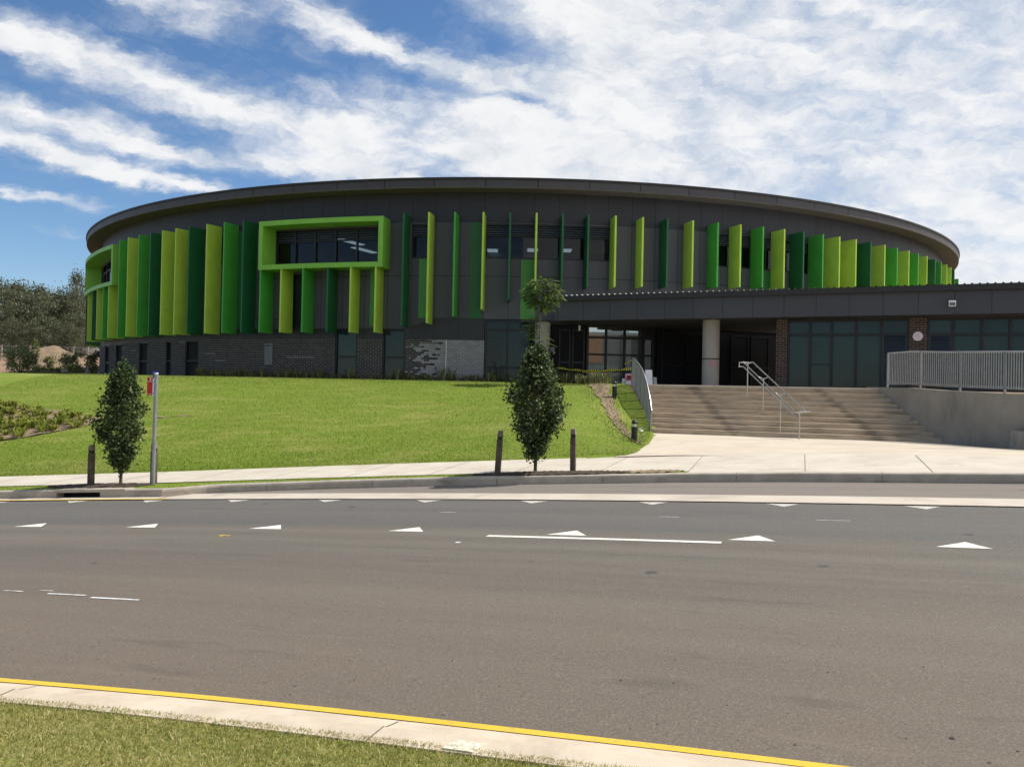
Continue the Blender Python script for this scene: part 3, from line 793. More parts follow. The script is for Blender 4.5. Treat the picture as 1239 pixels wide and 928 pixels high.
for x, c, yb in ((487, 'deep', 394.5), (517.5, 'lime', 391), (549, 'green', 382.6), (583.5, 'lime', 374.5), (616, 'deep', 363), (648, 'lime', 350), (680, 'deep', 348), (711, 'deep', 347.5), (744, 'lime', 347.3), (777, 'lime', 347), (807, 'deep', 347), (837.7, 'lime', 347.2), (868, 'green', 347.5), (895.5, 'lime', 347.5), (922.8, 'green', 348), (948.6, 'lime', 348.5), (972, 'deep', 349), (995.5, 'green', 349.3), (1015.5, 'lime', 349.5), (1035.5, 'lime', 349.8)):
    fins.append((x, c, z_at(x, yb, R_TIP), 9.44))
for x, c in ((1053.5, 'deep'), (1070.5, 'lime'), (1085.5, 'green'), (1099.7, 'lime'), (1111, 'green'), (1121.7, 'lime'), (1131.6, 'deep'), (1138.8, 'green'), (1145.8, 'lime'), (1151, 'lime'), (1155, 'deep')):
    fins.append((x, c, 6.42, 9.44))
words = {'lime': 'lime green fin', 'green': 'mid green fin', 'deep': 'dark green fin'}
def fin(ph, c, z0, z1):
    u = Vector((math.sin(ph), -math.cos(ph), 0)); s = Vector((math.cos(ph), math.sin(ph), 0)) * .045
    a = Vector(on_ring(R_WALL + .015, ph, 0)); b = Vector(on_ring(R_TIP, ph, 0)); e = s * .9
    mb = MB()
    q = [b - e, b + e, a + s, a - s]
    mb.hexa([(v.x, v.y, z0) for v in q], [(v.x, v.y, z1) for v in q])
    o = mb.build('fin', M[c], B); o['label'] = words[c]
for x, c, z0, z1 in fins: fin(phi_at(x, R_TIP, 330), c, z0, z1)
seq = ['green', 'lime', 'deep', 'green', 'lime', 'lime', 'deep']
for k in range(7):
    fin(R_(62.5 + 2.05 * k), seq[k % 7], 6.42, 9.44); fin(R_(-66.0 - 2.05 * k), seq[(k + 2) % 7], 4.17, 9.44)
# flush green panels
def flush(x0, x1, z0, z1, m):
    mb = MB(); mb.arc_cell(P(x0), P(x1), z0, z1, R_WALL, R_WALL + .03, 2); o = mb.build('flush_panel', M[m], B); o['label'] = 'flat green wall panel'
flush(507, 517, 4.88, 7.54, 'flat'); flush(568.5, 584, 4.9, 9.16, 'flat2'); flush(630, 648, 4.9, 7.54, 'flat'); flush(448.5, 455, 4.5, 7.06, 'flat'); flush(287, 295, 4.5, 9.1, 'flat2'); flush(922, 933, 6.2, 7.58, 'flat2')
# entrance front of the building: dark walls either side of the glazed screen
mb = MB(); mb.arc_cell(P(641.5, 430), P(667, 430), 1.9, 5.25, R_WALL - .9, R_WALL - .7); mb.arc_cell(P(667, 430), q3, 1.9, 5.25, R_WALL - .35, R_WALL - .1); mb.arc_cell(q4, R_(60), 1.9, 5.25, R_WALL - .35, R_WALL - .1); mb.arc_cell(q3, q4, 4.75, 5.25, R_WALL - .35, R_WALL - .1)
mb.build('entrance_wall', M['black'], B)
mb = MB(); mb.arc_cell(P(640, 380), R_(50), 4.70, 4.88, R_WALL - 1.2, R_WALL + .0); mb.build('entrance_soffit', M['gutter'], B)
# doors and pale notices on the dark wall
for x0, x1 in ((676, 690), (692, 707), (800, 826), (830, 850), (884, 905), (908, 930)):
    mb = MB(); a, b = P(x0, 430, R_WALL - .1), P(x1, 430, R_WALL - .1)
    for lo, hi, z0, z1 in ((a, a + .002, 2.02, 4.5), (b - .002, b, 2.02, 4.5), (a + .002, b - .002, 4.42, 4.5), (a + .002, b - .002, 3.0, 3.08)): mb.arc_cell(lo, hi, z0, z1, R_WALL - .1, R_WALL - .05, 1)
    d = mb.build('door', M['frame'], B)
    g = MB(); g.arc_cell(a + .002, b - .002, 2.06, 4.42, R_WALL - .1, R_WALL - .09, 1); g.build('glass', M['black'], d)
# glazed screen looking through to the courtyard
xs = [711.5, 734, 756.7, 780, 791]
f = MB(); g = MB()
cols = [P(x, 430) for x in xs]
for a in cols: f.arc_cell(a - .0016, a + .0016, 2.0, 4.75, R_WALL - .25, R_WALL - .12, 1)
for zc in (2.06, 2.68, 3.42, 4.18, 4.70):
    for a, b in zip(cols, cols[1:]): f.arc_cell(a + .0016, b - .0016, zc - .045, zc + .045, R_WALL - .24, R_WALL - .13, 1)
for a, b in zip(cols, cols[1:]): g.arc_cell(a, b, 2.1, 4.66, R_WALL - .19, R_WALL - .18, 1)
sc = f.build('glazed_screen', M['frame'], B); g.build('glass', M['clear'], sc)
# white bulkhead lamp under the soffit
mb = MB(); c = Vector(at_depth(701.3, 397, 35.6)); mb.tube([c + Vector((0, 0, -.11)), c + Vector((0, 0, .11))], .05, 8); mb.build('bulkhead_lamp', M['white'], B)

# courtyard and what stands in it
tag(MB().build('unused', M['white']), kind='structure') if False else None
mb = MB(); n = 60
mb.face([on_ring(R_IN + .1, 2 * math.pi * k / n, FLOOR - .03) for k in range(n)]); mb.face([(2.6, 36.9, FLOOR - .03), (8.4, 37.8, FLOOR - .03), (7.6, 47.4, FLOOR - .03), (2.6, 46.5, FLOOR - .03)])
tag(mb.build('courtyard_paving', M['apron']), kind='structure')
PV = empty('courtyard_pavilion', (8, 60, FLOOR), 'small pavilion with orange cladding in the courtyard, seen through the entrance glass', 'building')
mb = MB(); mb.box(4.2, 13.5, 60, 66, FLOOR, 5.9); mb.build('wall', plain('grey pavilion wall', (.22, .26, .25), .7), PV)
mb = MB(); mb.box(5.2, 6.5, 59.9, 59.99, 3.9, 5.9); mb.build('orange_cladding', M['orange'], PV)
mb = MB(); mb.box(4.3, 13.4, 59.92, 59.985, 2.4, 3.7); mb.build('window', plain('pale green glazing', (.26, .36, .30), .3), PV)
mb = MB(); mb.box(4.0, 13.7, 59.8, 66.2, 5.9, 6.1); mb.build('roof', M['white'], PV)
for x in (7.0, 11.0):
    mb = MB(); mb.box(x, x + 1.5, 60.3, 61.2, 6.1, 7.15); a = mb.build('air_conditioner', M['white'], PV)
    mb = MB(); mb.box(x + .2, x + .95, 60.27, 60.299, 6.25, 7.0); mb.build('fan_grille', M['frame'], a)
mb = MB(); mb.box(7.75, 7.95, 59.7, 59.88, FLOOR, 5.9); mb.build('post', M['frame'], PV)

# ------------------------------------------------------------------ low entrance wing
A0 = Vector((2.7, 33.9, 0)); AS = Vector((.915, -.403, 0)).normalized(); AN = Vector((AS.y, -AS.x, 0))   # AN points to the street
def ap(s, d, z): v = A0 + AS * s - AN * d; return (v.x, v.y, z)   # s along the front, d behind it
W = empty('entrance_wing', ap(0, 0, FLOOR), 'low flat-roofed entrance wing with a long charcoal fascia in front of the round building', 'building')
def abox(mb, s0, s1, d0, d1, z0, z1):
    q = [(s0, d0), (s1, d0), (s1, d1), (s0, d1)]
    mb.hexa([ap(s, d, z0) for s, d in q], [ap(s, d, z1) for s, d in q])
SL, SR = -1.05, 44.0
ZF0, ZF1, ZG = 4.66, 5.46, 5.66
mb = MB()
q = [ap(SL, 0, 0), ap(SR, 0, 0)]
z0, z1 = ZF0, ZF1
a, b = ap(SL, 0, z0), ap(SR, 0, z0); L = SR - SL
mb.face([a, b, ap(SR, 0, z1), ap(SL, 0, z1)], [(0, z0), (L, z0), (L, z1), (0, z1)])
mb.face([ap(SL, .08, z1), ap(SR, .08, z1), ap(SR, .08, z0), ap(SL, .08, z0)]); mb.face([ap(SL, .08, z0), ap(SR, .08, z0), b, a])
mb.face([ap(SL, 2.2, z0), ap(SL, 0, z0), ap(SL, 0, z1), ap(SL, 2.2, z1)], [(0, z0), (2, z0), (2, z1), (0, z1)])
mb.build('fascia', M['fascia2'], W)
mb = MB(); mb.face([ap(s, d, ZF0 + .02) for s, d in ((SL + .01, .08), (SL + .01, 2.2), (1.0, 4.0), (10, 9.5), (SR, 14), (SR, .08))]); mb.build('soffit', plain('wing soffit', (.055, .052, .05), .7), W)
mb = MB(); abox(mb, SL - .12, SR, -.16, .02, ZF1 + .0, ZG); mb.build('gutter', M['gutter'], W)
mb = MB(); pts = []
s = SL - .1
while s < SR:                                      # ribbed roof sheet: its ribs show along the front edge
    for ds, dz in ((0, 0), (.07, 0), (.085, .035), (.125, .035), (.14, 0)): pts.append((s + ds, dz))
    s += .23
for (s0, h0), (s1, h1) in zip(pts, pts[1:]):
    mb.face([ap(s0, -.14, ZG + .012 + h0), ap(s1, -.14, ZG + .012 + h1), ap(s1, 3.0, ZG + .05 + h1), ap(s0, 3.0, ZG + .05 + h0)])
mb.build('roof', M['roofmetal'], W)
mb = MB(); mb.face([ap(s, d, ZG + .02) for s, d in ((2, 2.9), (SR, 2.9), (SR, 14), (14, 10.5), (6, 5.5))]); mb.build('roof_deck', M['roofmetal'], W)
# glazing set back under the fascia
DG = 1.0
def s_px(px, d, py=430):
    """position along the wing front of a photo column, on the plane d behind the front"""
    r = ray(px, py); o = A0 - AN * d; rx, ry = r[0], r[1]
    det = AS.x * ry - AS.y * rx
    return (rx * o.y - ry * o.x) / det
sA0, sA1 = s_px(939.5, DG), s_px(952.5, DG); sB0, sB1 = s_px(1100, DG), s_px(1121, DG)
def awin(xs, zrails, name, glass, doors=()):
    f = MB(); g = MB(); l = MB()
    ss = xs if xs[0] < 200 else [s_px(x, DG) for x in xs]
    for i, s in enumerate(ss): abox(f, s - .05, s + .05, DG - .06, DG + .1, FLOOR, ZF0 - .02)
    for a, b in zip(ss, ss[1:]):
        for z in zrails: abox(f, a + .05, b - .05, DG - .05, DG + .09, z - .05, z + .05)
        abox(g, a + .05, b - .05, DG, DG + .02, FLOOR + .06, ZF0 - .08)
    w = f.build(name, M['frame'], W); g.build('glass', M[glass], w)
    for i in doors:
        l = MB(); a, b = ss[i], ss[i + 1]
        k = 0
        for q in range(14):
            z = FLOOR + .2 + q * .13
            o = [ap(a + .1, DG - .05, z), ap(b - .1, DG - .05, z), ap(b - .1, DG - .012, z + .11), ap(a + .1, DG - .012, z + .11)]; l.face(o); 
        l.build('louvres', plain('navy louvre', (.016, .022, .035), .4), w)
    return w
awin([953.5, 980, 1006, 1035.5, 1066, 1099], (FLOOR + .05, 4.05, ZF0 - .07), 'window', 'glassgreen', (4,))
awin([1122, 1153, 1187.5, 1222, 1262, 1300, 1340], (FLOOR + .05, 4.02, ZF0 - .07), 'window', 'glassgreen', (0,))
mb = MB(); abox(mb, s_px(981, DG) , s_px(1005, DG), DG - .045, DG + .0, 2.93, 2.97); mb.build('transom', M['frame'], W)
for s0, s1 in ((sA0, sA1), (sB0, sB1)):
    mb = MB(); abox(mb, s0, s1, DG - .14, DG + .5, FLOOR - .02, ZF0 + .01); mb.build('brick_column', M['brickcol'], W)
mb = MB(); abox(mb, s_px(1340, DG), SR, DG, DG + .2, FLOOR, ZF0); mb.build('brick_wall', M['brickcol'], W)
mb = MB(); abox(mb, s_px(1340, DG), SR, DG + 6, DG + 6.2, FLOOR, ZF0); abox(mb, sA0 + .05, sA1, DG + .5, DG + 5, FLOOR, ZF0); mb.build('inner_wall', M['black'], W)
# round concrete columns
for px, Y in ((860, 32.9), (656, 36.0)):
    c = at_depth(px, 430, Y); mb = MB(); mb.tube([(c[0], c[1], FLOOR - .1), (c[0], c[1], ZF0 + .05)], .335, 32); mb.build('round_column', M['conc'], W)
c = at_depth(860, 438, 32.9)
mb = MB(); mb.tube([(c[0], c[1], 3.12), (c[0], c[1], 3.16)], .342, 32, False); mb.build('column_strap', M['frame'], W)
mb = MB()
for k in range(6):
    a, b = -2.0 + k * .18, -2.0 + (k + 1) * .18
    mb.face([(c[0] + .345 * math.cos(t), c[1] + .345 * math.sin(t), z) for t, z in ((a, 2.84), (b, 2.84), (b, 3.08), (a, 3.08))])
mb.build('notice', plain('faded pink notice', (.42, .25, .25), .6), W)
c = at_depth(668.5, 423, 35.7); mb = MB(); mb.box(c[0] - .09, c[0] + .09, c[1] - .06, c[1] + .06, c[2] - .1, c[2] + .1); mb.build('intercom_box', M['louvre'], W)
# round sign on the brick column and the small floodlight on the fascia
sm_ = s_px(1110.5, DG - .15, 407); zz = at_depth(1110.5, 407, (A0 + AS * sm_ - AN * (DG - .15)).y)[2]
SG = empty('round_sign', ap(sm_, DG - .15, zz), 'round pale pink sign fixed to the brown brick column', 'sign')
mb = MB(); cc = Vector(ap(sm_, DG - .16, zz)); mb.tube([cc + AN * .0, cc + AN * .03], .165, 24); mb.build('disc', M['pink'], SG)
mb = MB()
for t in range(3):
    an = 1.5708 + t * 2.0944; e = cc + AN * .036 + AS * (.06 * math.cos(an)) + Vector((0, 0, .06 * math.sin(an)))
    mb.bar(cc + AN * .036, e, .03, .006)
mb.build('emblem', plain('emblem rose', (.55, .42, .50), .5), SG)
sf = s_px(1152, -.05, 367); zz = at_depth(1152, 367.5, (A0 + AS * sf).y)[2]
FL = empty('wall_floodlight', ap(sf, 0, zz), 'small white floodlight on the charcoal fascia above the glazing', 'light')
mb = MB(); abox(mb, sf - .06, sf + .06, -.06, -.002, zz - .02, zz + .1); mb.build('bracket', M['galv'], FL)
mb = MB()
q = [(sf - .11, -.2), (sf + .11, -.2), (sf + .09, -.06), (sf - .09, -.06)]
mb.hexa([ap(s, d, zz - .11) for s, d in q], [ap(s, d, zz + .09) for s, d in q]); mb.build('housing', M['white'], FL)
mb = MB(); abox(mb, sf - .085, sf + .085, -.215, -.202, zz - .085, zz + .02); mb.build('lens', M['louvre'], FL)

# ------------------------------------------------------------------ steps, walls, rails
STP = empty('stone_steps', (ST_L[0], ST_L[1], .5), 'broad flight of mottled brown stone steps up to the entrance terrace', 'steps')
mb = MB(); tact = MB()
du = (ST_R - ST_L) / np.linalg.norm(ST_R - ST_L)
Lx = ST_L + du * .03; Rx = ST_R + du * .9
for k in range(N_ST):
    a0 = Lx + ST_B * ST_RUN * k / .93; b0 = Rx + ST_B * ST_RUN * k / .93
    a1 = Lx + ST_B * ST_RUN * N_ST / .93; b1 = Rx + ST_B * ST_RUN * N_ST / .93
    z0, z1 = .40 if k == 0 else .5 + ST_RISE * k + .0, .5 + ST_RISE * (k + 1)
    if k == N_ST - 1: a1 = a0 + ST_B * .42; b1 = b0 + ST_B * .42; z1 += .004
    mb.face([(*a0, z0), (*b0, z0), (*b0, z1), (*a0, z1)])
    e0, e1 = a0 + ST_B * ST_RUN / .93, b0 + ST_B * ST_RUN / .93
    if k == N_ST - 1: e0, e1 = a1, b1
    mb.face([(*a0, z1), (*b0, z1), (*e1, z1), (*e0, z1)])
    mb.face([(*e0, 0), (*a0, 0), (*a0, z1), (*e0, z1)])
mb.build('treads', M['step'], STP)
mb = MB()
k = N_ST; a0 = Lx + ST_B * (ST_RUN * (k - 1) / .93 - .012); b0 = Rx + ST_B * (ST_RUN * (k - 1) / .93 - .012)
w = ST_B * .36
zt_ = .5 + ST_RISE * k + .012
mb.hexa([(*a0, zt_ - .05), (*b0, zt_ - .05), (*(b0 + w), zt_ - .05), (*(a0 + w), zt_ - .05)], [(*a0, zt_), (*b0, zt_), (*(b0 + w), zt_), (*(a0 + w), zt_)])
mb.build('top_nosing', M['path'], STP)
mb = MB()
for k in range(150):                                    # tactile studs at the foot
    p = ST_L + du * (3.2 + k * .036 * 1.25); 
    if p[0] > ST_R[0] - .2: break
    for j in (0, 1):
        q = p - np.array([-du[1], du[0]]) * (.10 + .06 * j)
        mb.tube([(q[0], q[1], .49), (q[0], q[1], .517)], .014, 6)
mb.build('tactile_studs', M['frame'], STP)
# retaining wall on the right of the steps
RW = empty('retaining_wall', (11.9, 22.0, .5), 'sloping grey concrete retaining wall at the right side of the steps', 'wall')
mb = MB(); wl = [(tr[0] - .02, tr[1] + .35, 2.07), (11.62, 24.3, 2.04), (11.82, 22.7, 1.97), (12.08, 19.6, 1.88), (12.3, 16.8, 1.83)]
for (x0, y0, z0), (x1, y1, z1) in zip(wl, wl[1:]):
    t = .24
    mb.hexa([(x1, y1, 0), (x1 + t, y1, 0), (x0 + t, y0, 0), (x0, y0, 0)], [(x1, y1, z1), (x1 + t, y1, z1), (x0 + t, y0, z0), (x0, y0, z0)])
mb.build('wall', M['wallconc'], RW)
mb = MB(); mb.hexa([(11.55, 18.95, .3), (12.2, 18.95, .3), (12.08, 19.75, .3), (11.85, 19.75, .3)], [(11.75, 18.95, 1.02), (12.2, 18.95, 1.02), (12.06, 19.72, 1.02), (11.93, 19.72, 1.02)])
mb.build('footing_block', M['kerb'], RW)
# balustrades: posts, rails and flat bars
def balustrade(name, pts_b, pts_t, label, gap, posts, rail_r=.022):
    """pts_b / pts_t: bottom and top lines with the same number of points"""
    root = empty(name, pts_b[0], label, 'railing')
    Bp, Tp = [Vector(p) for p in pts_b], [Vector(p) for p in pts_t]
    seg = [0]
    for a, b in zip(Bp, Bp[1:]): seg.append(seg[-1] + (b - a).length)
    def at(L, A):
        for i in range(len(seg) - 1):
            if L <= seg[i + 1] + 1e-6:
                t = (L - seg[i]) / (seg[i + 1] - seg[i]); return A[i].lerp(A[i + 1], t)
        return A[-1]
    n = int(seg[-1] / gap); mb = MB()
    for k in range(1, n):
        L = seg[-1] * k / n; a, b = at(L, Bp), at(L, Tp); d = (at(min(L + .05, seg[-1]), Bp) - at(max(L - .05, 0), Bp)); d.z = 0; d.normalize(); s = Vector((-d.y, d.x, 0))
        w, t = d * .017, s * .006
        mb.hexa([a - w - t, a + w - t, a + w + t, a - w + t], [b - w - t, b + w - t, b + w + t, b - w + t])
    mb.build('bars', M['galv'], root)
    mb = MB(); mb.tube(Tp, rail_r, 8); mb.build('top_rail', M['steel'], root)
    mb = MB(); mb.tube([p + Vector((0, 0, .05)) for p in Bp], .018, 8); mb.build('bottom_rail', M['galv'], root)
    for k in range(posts):
        L = seg[-1] * k / (posts - 1); a, b = at(L, Bp), at(L, Tp)
        mb = MB(); mb.bar(a - Vector((0, 0, .10)), b, .05); mb.build('post', M['galv'], root)
    return root
top = [at_depth(x, y, Y) for x, y, Y in ((766, 433.5, 28.6), (769.5, 436.5, 28.2), (773, 440.5, 27.8), (776.5, 446, 27.3), (779.5, 453, 26.8), (782.5, 462.5, 26.4), (784.5, 472, 26.0), (786.5, 482, 25.7), (788.5, 497, 25.35))]
bot = [(p[0] - .03, p[1], float(np.interp(p[1], [25.35, 25.7, 28.6], [.56, .72, 2.06]))) for p in top]
balustrade('step_balustrade', bot, top, 'galvanised bar balustrade curving down the left side of the steps', .07, 6)
fb = [(x + .1, y, z + .09) for x, y, z in [(tr[0] + .10, 25.6, 2.05), (11.62, 24.3, 2.04), (11.82, 22.7, 1.97), (12.08, 19.6, 1.88), (12.3, 16.8, 1.83)]]
ft = [(x, y, z + h) for (x, y, z), h in zip(fb, (.98, .98, .96, .92, .9))]
balustrade('wall_fence', fb, ft, 'grey bar fence along the top of the concrete retaining wall', .092, 6)
# centre handrail
hb, ht = np.array([8.10, 23.22, .5]), np.array([7.62, 26.75, 2.0])
HR = empty('stair_handrail', tuple(hb), 'double stainless handrail on four posts up the middle of the steps', 'handrail')
hx = Vector((du[0], du[1], 0))
rise = np.array([0, 0, .80])
for k in range(4):
    p = hb + (ht - hb) * k / 3; st = math.floor((np.dot(p[:2] - ST_L, ST_B) - np.dot((p[:2] - ST_L) @ du * du, ST_B)) * .93 / ST_RUN) + 1
    zf = .5 + ST_RISE * max(0, min(N_ST, st)) if 0 < k else .5
    zf = min(zf, float(p[2]) + .05)
    mb = MB(); mb.tube([(p[0], p[1], zf - .02), (p[0], p[1], p[2] + .76)], .019, 8); mb.build('post', M['steel'], HR)
    mb = MB(); c = Vector(p + rise); mb.tube([c - hx * .14, c - Vector((0, 0, .06)), c + hx * .14], .014, 6); mb.build('bracket', M['steel'], HR)
for sgn, dz, extra in ((-1, .80, 1), (1, .80, 1), (-1, .66, 0)):
    o = hx * .15 * sgn; a, b = Vector(hb) + o + Vector((0, 0, dz)), Vector(ht) + o + Vector((0, 0, dz)); d = (a - b); d.z = 0; d.normalize()
    pts = [b - d * .32, b - d * .05, b, a, a + d * .05, a + d * .3]
    mb = MB(); mb.tube(pts, .0175, 8); mb.build('rail', M['steel'], HR)
for q, s_ in ((hb, 1), (ht, -1)):
    c = Vector(q) + Vector((0, 0, .80)); d = Vector((hb[0] - ht[0], hb[1] - ht[1], 0)).normalized() * .3 * s_
    mb = MB(); mb.tube([c + d - hx * .15, c + d + hx * .15], .02, 8); mb.tube([c + d - hx * .15, c + d - hx * .15 - Vector((0, 0, .14)), c - hx * .15 - Vector((0, 0, .14))], .018, 8); mb.build('end_loop', M['steel'], HR)

# bollard lights
def bollard_light(px, Y, label):
    c = at_depth(px, 500, Y); z = float(h_land(c[0], c[1]))
    r = empty('bollard_light', (c[0], c[1], z), label, 'bollard light', 'bollard lights beside the steps')
    x, y = c[0], c[1]
    mb = MB(); mb.tube([(x, y, z - .05), (x, y, z + .40)], .078, 20); mb.build('body', M['black_metal'], r)
    mb = MB(); mb.tube([(x, y, z + .40), (x, y, z + .47)], .064, 20); mb.build('lens', M['steel'], r)
    mb = MB(); mb.tube([(x, y, z + .47), (x, y, z + .52), (x, y, z + .555), (x, y, z + .565)], [.078, .078, .05, .01], 20); mb.build('cap', M['black_metal'], r)
bollard_light(768, 21.2, 'black bollard light in the grass at the foot of the steps')
bollard_light(743, 27.3, 'black bollard light at the top of the lawn under the barrier tape')
# white paper scrap by the balustrade
c = at_depth(776, 502, 24.7)
mb = MB(); z = float(h_land(c[0], c[1])); random.seed(5)
for k in range(9):
    q = [Vector((random.uniform(-.1, .1), random.uniform(-.06, .06), random.uniform(.0, .16))) for _ in range(3)]
    mb.face([(c[0] + v.x, c[1] + v.y, z + v.z) for v in q])
tag(mb.build('paper_scrap', M['white']), 'crumpled white paper lying in the grass against the balustrade', 'litter')

# striped barrier tape from the round column to the top of the balustrade
def tape(a, b, sag, label, w=.07):
    a, b = Vector(a), Vector(b); mb = MB(); n = 40; pts = [a.lerp(b, k / n) - Vector((0, 0, sag * 4 * (k / n) * (1 - k / n))) for k in range(n + 1)]; L = (b - a).length
    for k in range(n):
        p, q = pts[k], pts[k + 1]; e = Vector((0, .004, w * (.75 + .25 * math.sin(k * .7))))
        mb.face([p, q, q + e, p + e], [(L * k / n, 0), (L * (k + 1) / n, 0), (L * (k + 1) / n, 1), (L * k / n, 1)])
    return tag(mb.build('barrier_tape', M['tape']), label, 'barrier tape', 'barrier tape across the entrance')
Q = lambda x, y, Y: at_depth(x, y, Y)
tape(Q(675, 446, 34.6), Q(765, 447, 28.7), .10, 'sagging black and yellow barrier tape tied to the end of the balustrade', .08)
tape(Q(704, 450.5, 32.8), Q(722, 451, 31.6), .02, 'short loose end of barrier tape below the long tape', .05)
tape(Q(755, 441, 29.4), Q(766, 435, 28.65), .03, 'knotted tail of barrier tape at the top of the balustrade', .05)

# things left in the entrance
def sandwich(px, py, Y, w, h, m, label, name='sandwich_board'):
    x, y, z = at_depth(px, py, Y); z = FLOOR
    r = empty(name, (x, y, z), label, 'sign board')
    for s, nm in ((-1, 'front_panel'), (1, 'back_panel')):
        mb = MB(); mb.hexa([(x - w / 2, y + s * .22 - .012, z), (x + w / 2, y + s * .22 - .012, z), (x + w / 2, y + s * .22 + .012, z), (x - w / 2, y + s * .22 + .012, z)], [(x - w / 2, y + s * .02 - .012, z + h), (x + w / 2, y + s * .02 - .012, z + h), (x + w / 2, y + s * .02 + .012, z + h), (x - w / 2, y + s * .02 + .012, z + h)])
        mb.build(nm, m, r)
    return r
r = sandwich(784.5, 465, 32.3, .26, .62, M['white'], 'white sandwich board standing behind the balustrade')
r = sandwich(792, 465, 33.2, .13, .36, plain('dull white board', (.42, .41, .39), .6), 'low narrow off-white board right of the white sandwich board')
r = sandwich(760, 465, 33.0, .23, .46, M['pink'], 'small pink and red board left of the balustrade end')
x, y, z = at_depth(760, 465, 33.0)
mb = MB(); mb.box(x - .1, x + .1, y - .20, y - .16, FLOOR + .22, FLOOR + .42); mb.build('red_face', M['red'], r)
mb = MB(); mb.box(x - .05, x + .05, y - .215, y - .202, FLOOR + .27, FLOOR + .37); mb.build('dark_symbol', M['frame'], r)
r = sandwich(754, 465, 33.4, .10, .28, M['white'], 'tiny white board beside the pink and red board')

# ------------------------------------------------------------------ street furniture
def timber_post(X, Y, label, lean=0.0, h=.80):
    z = float(zroad(X)) + .15
    r = empty('timber_bollard', (X, Y, z), label, 'bollard', 'square timber bollards guarding the street trees', rz=R_(-18))
    r.rotation_euler = (0, lean, R_(-18))
    mb = MB(); w = .047; mb.box(-w, w, -w, w, -.1, h - .16); mb.build('post', M['wood'], r, local=True)
    mb = MB(); mb.box(-w + .008, w - .008, -w + .008, w - .008, h - .16, h - .10); mb.build('dark_band', M['darkwood'], r, local=True)
    mb = MB(); mb.hexa([(-w, -w, h - .10), (w, -w, h - .10), (w, w, h - .10), (-w, w, h - .10)], [(-w * .8, -w * .8, h), (w * .8, -w * .8, h), (w * .8, w * .8, h + .01), (-w * .8, w * .8, h + .01)]); mb.build('cap', plain('pale end grain', (.20, .165, .12), .85, .2, 12), r, local=True)
timber_post(-8.37, 16.53, 'square timber bollard left of the street tree by the drain inlet')
timber_post(-7.02, 16.30, 'square timber bollard just behind the bus stop pole')
timber_post(-.24, 15.75, 'leaning square timber bollard left of the middle street tree', lean=.055)
timber_post(1.17, 15.42, 'upright square timber bollard right of the middle street tree', lean=-.01)
# bus stop sign
X, Y = -6.97, 16.15; z = float(zroad(X)) + .14
BS = empty('bus_stop_sign', (X, Y, z), 'tall grey bus stop pole with red, white and blue flag signs', 'sign')
topz = at_depth(192, 452.5, Y)[2]
mb = MB(); mb.tube([(X, Y, z - .1), (X + .02, Y, topz)], .036, 14); mb.build('pole', M['galv'], BS)
mb = MB(); mb.tube([(X + .02, Y, topz), (X + .02, Y, topz + .02)], [.04, .03], 14); mb.build('pole_cap', M['white'], BS)
def flag(x0, x1, y0, y1, m, name, parent=None):
    a = at_depth(x0, y0, Y); b = at_depth(x1, y1, Y); mb = MB(); mb.box(a[0], b[0], Y - .012 + (.02 if m == 'blue' else 0), Y + .012 + (.02 if m == 'blue' else 0), b[2], a[2]); return mb.build(name, M[m], parent or BS)
rp = flag(178.6, 184.6, 456.3, 478.4, 'red', 'red_panel'); wpn = flag(184.7, 190.4, 457.8, 479.2, 'white', 'white_panel'); bp = flag(184.8, 190.6, 449, 457.6, 'blue', 'blue_panel')
def glyph(x0, x1, y0, y1, m, name, parent, off=.014):
    a = at_depth(x0, y0, Y); b = at_depth(x1, y1, Y); mb = MB(); mb.box(a[0], b[0], Y - off - .004, Y - off, b[2], a[2]); return mb.build(name, M[m], parent)
g = MB()
for x0, x1, y0, y1 in ((181.7, 183.6, 457.4, 458.4), (182.3, 183.1, 458.4, 460.6), (179.0, 184.4, 461.2, 461.9), (179.0, 184.4, 476.6, 477.1)):
    a = at_depth(x0, y0, Y); b = at_depth(x1, y1, Y); g.box(a[0], b[0], Y - .018, Y - .014, b[2], a[2])
g.build('lettering', M['white'], rp)
g = MB()
for x0, x1, y0, y1 in ((186, 189.8, 451.3, 452.2), (186, 189.8, 453.4, 454.0), (186.2, 187.2, 455.0, 456.6), (188.4, 189.4, 455.0, 456.6)):
    a = at_depth(x0, y0, Y); b = at_depth(x1, y1, Y); g.box(a[0], b[0], Y + .002, Y + .006, b[2], a[2])
g.build('pictogram', M['white'], bp)
g = MB()
for x0, x1, y0, y1 in ((185.4, 188.2, 475.2, 475.8), (187.0, 188.0, 461.2, 462.0), (186.4, 187.2, 462.4, 463.2)):
    a = at_depth(x0, y0, Y); b = at_depth(x1, y1, Y); g.box(a[0], b[0], Y - .018, Y - .014, b[2], a[2])
g.build('lettering', M['frame'], wpn)
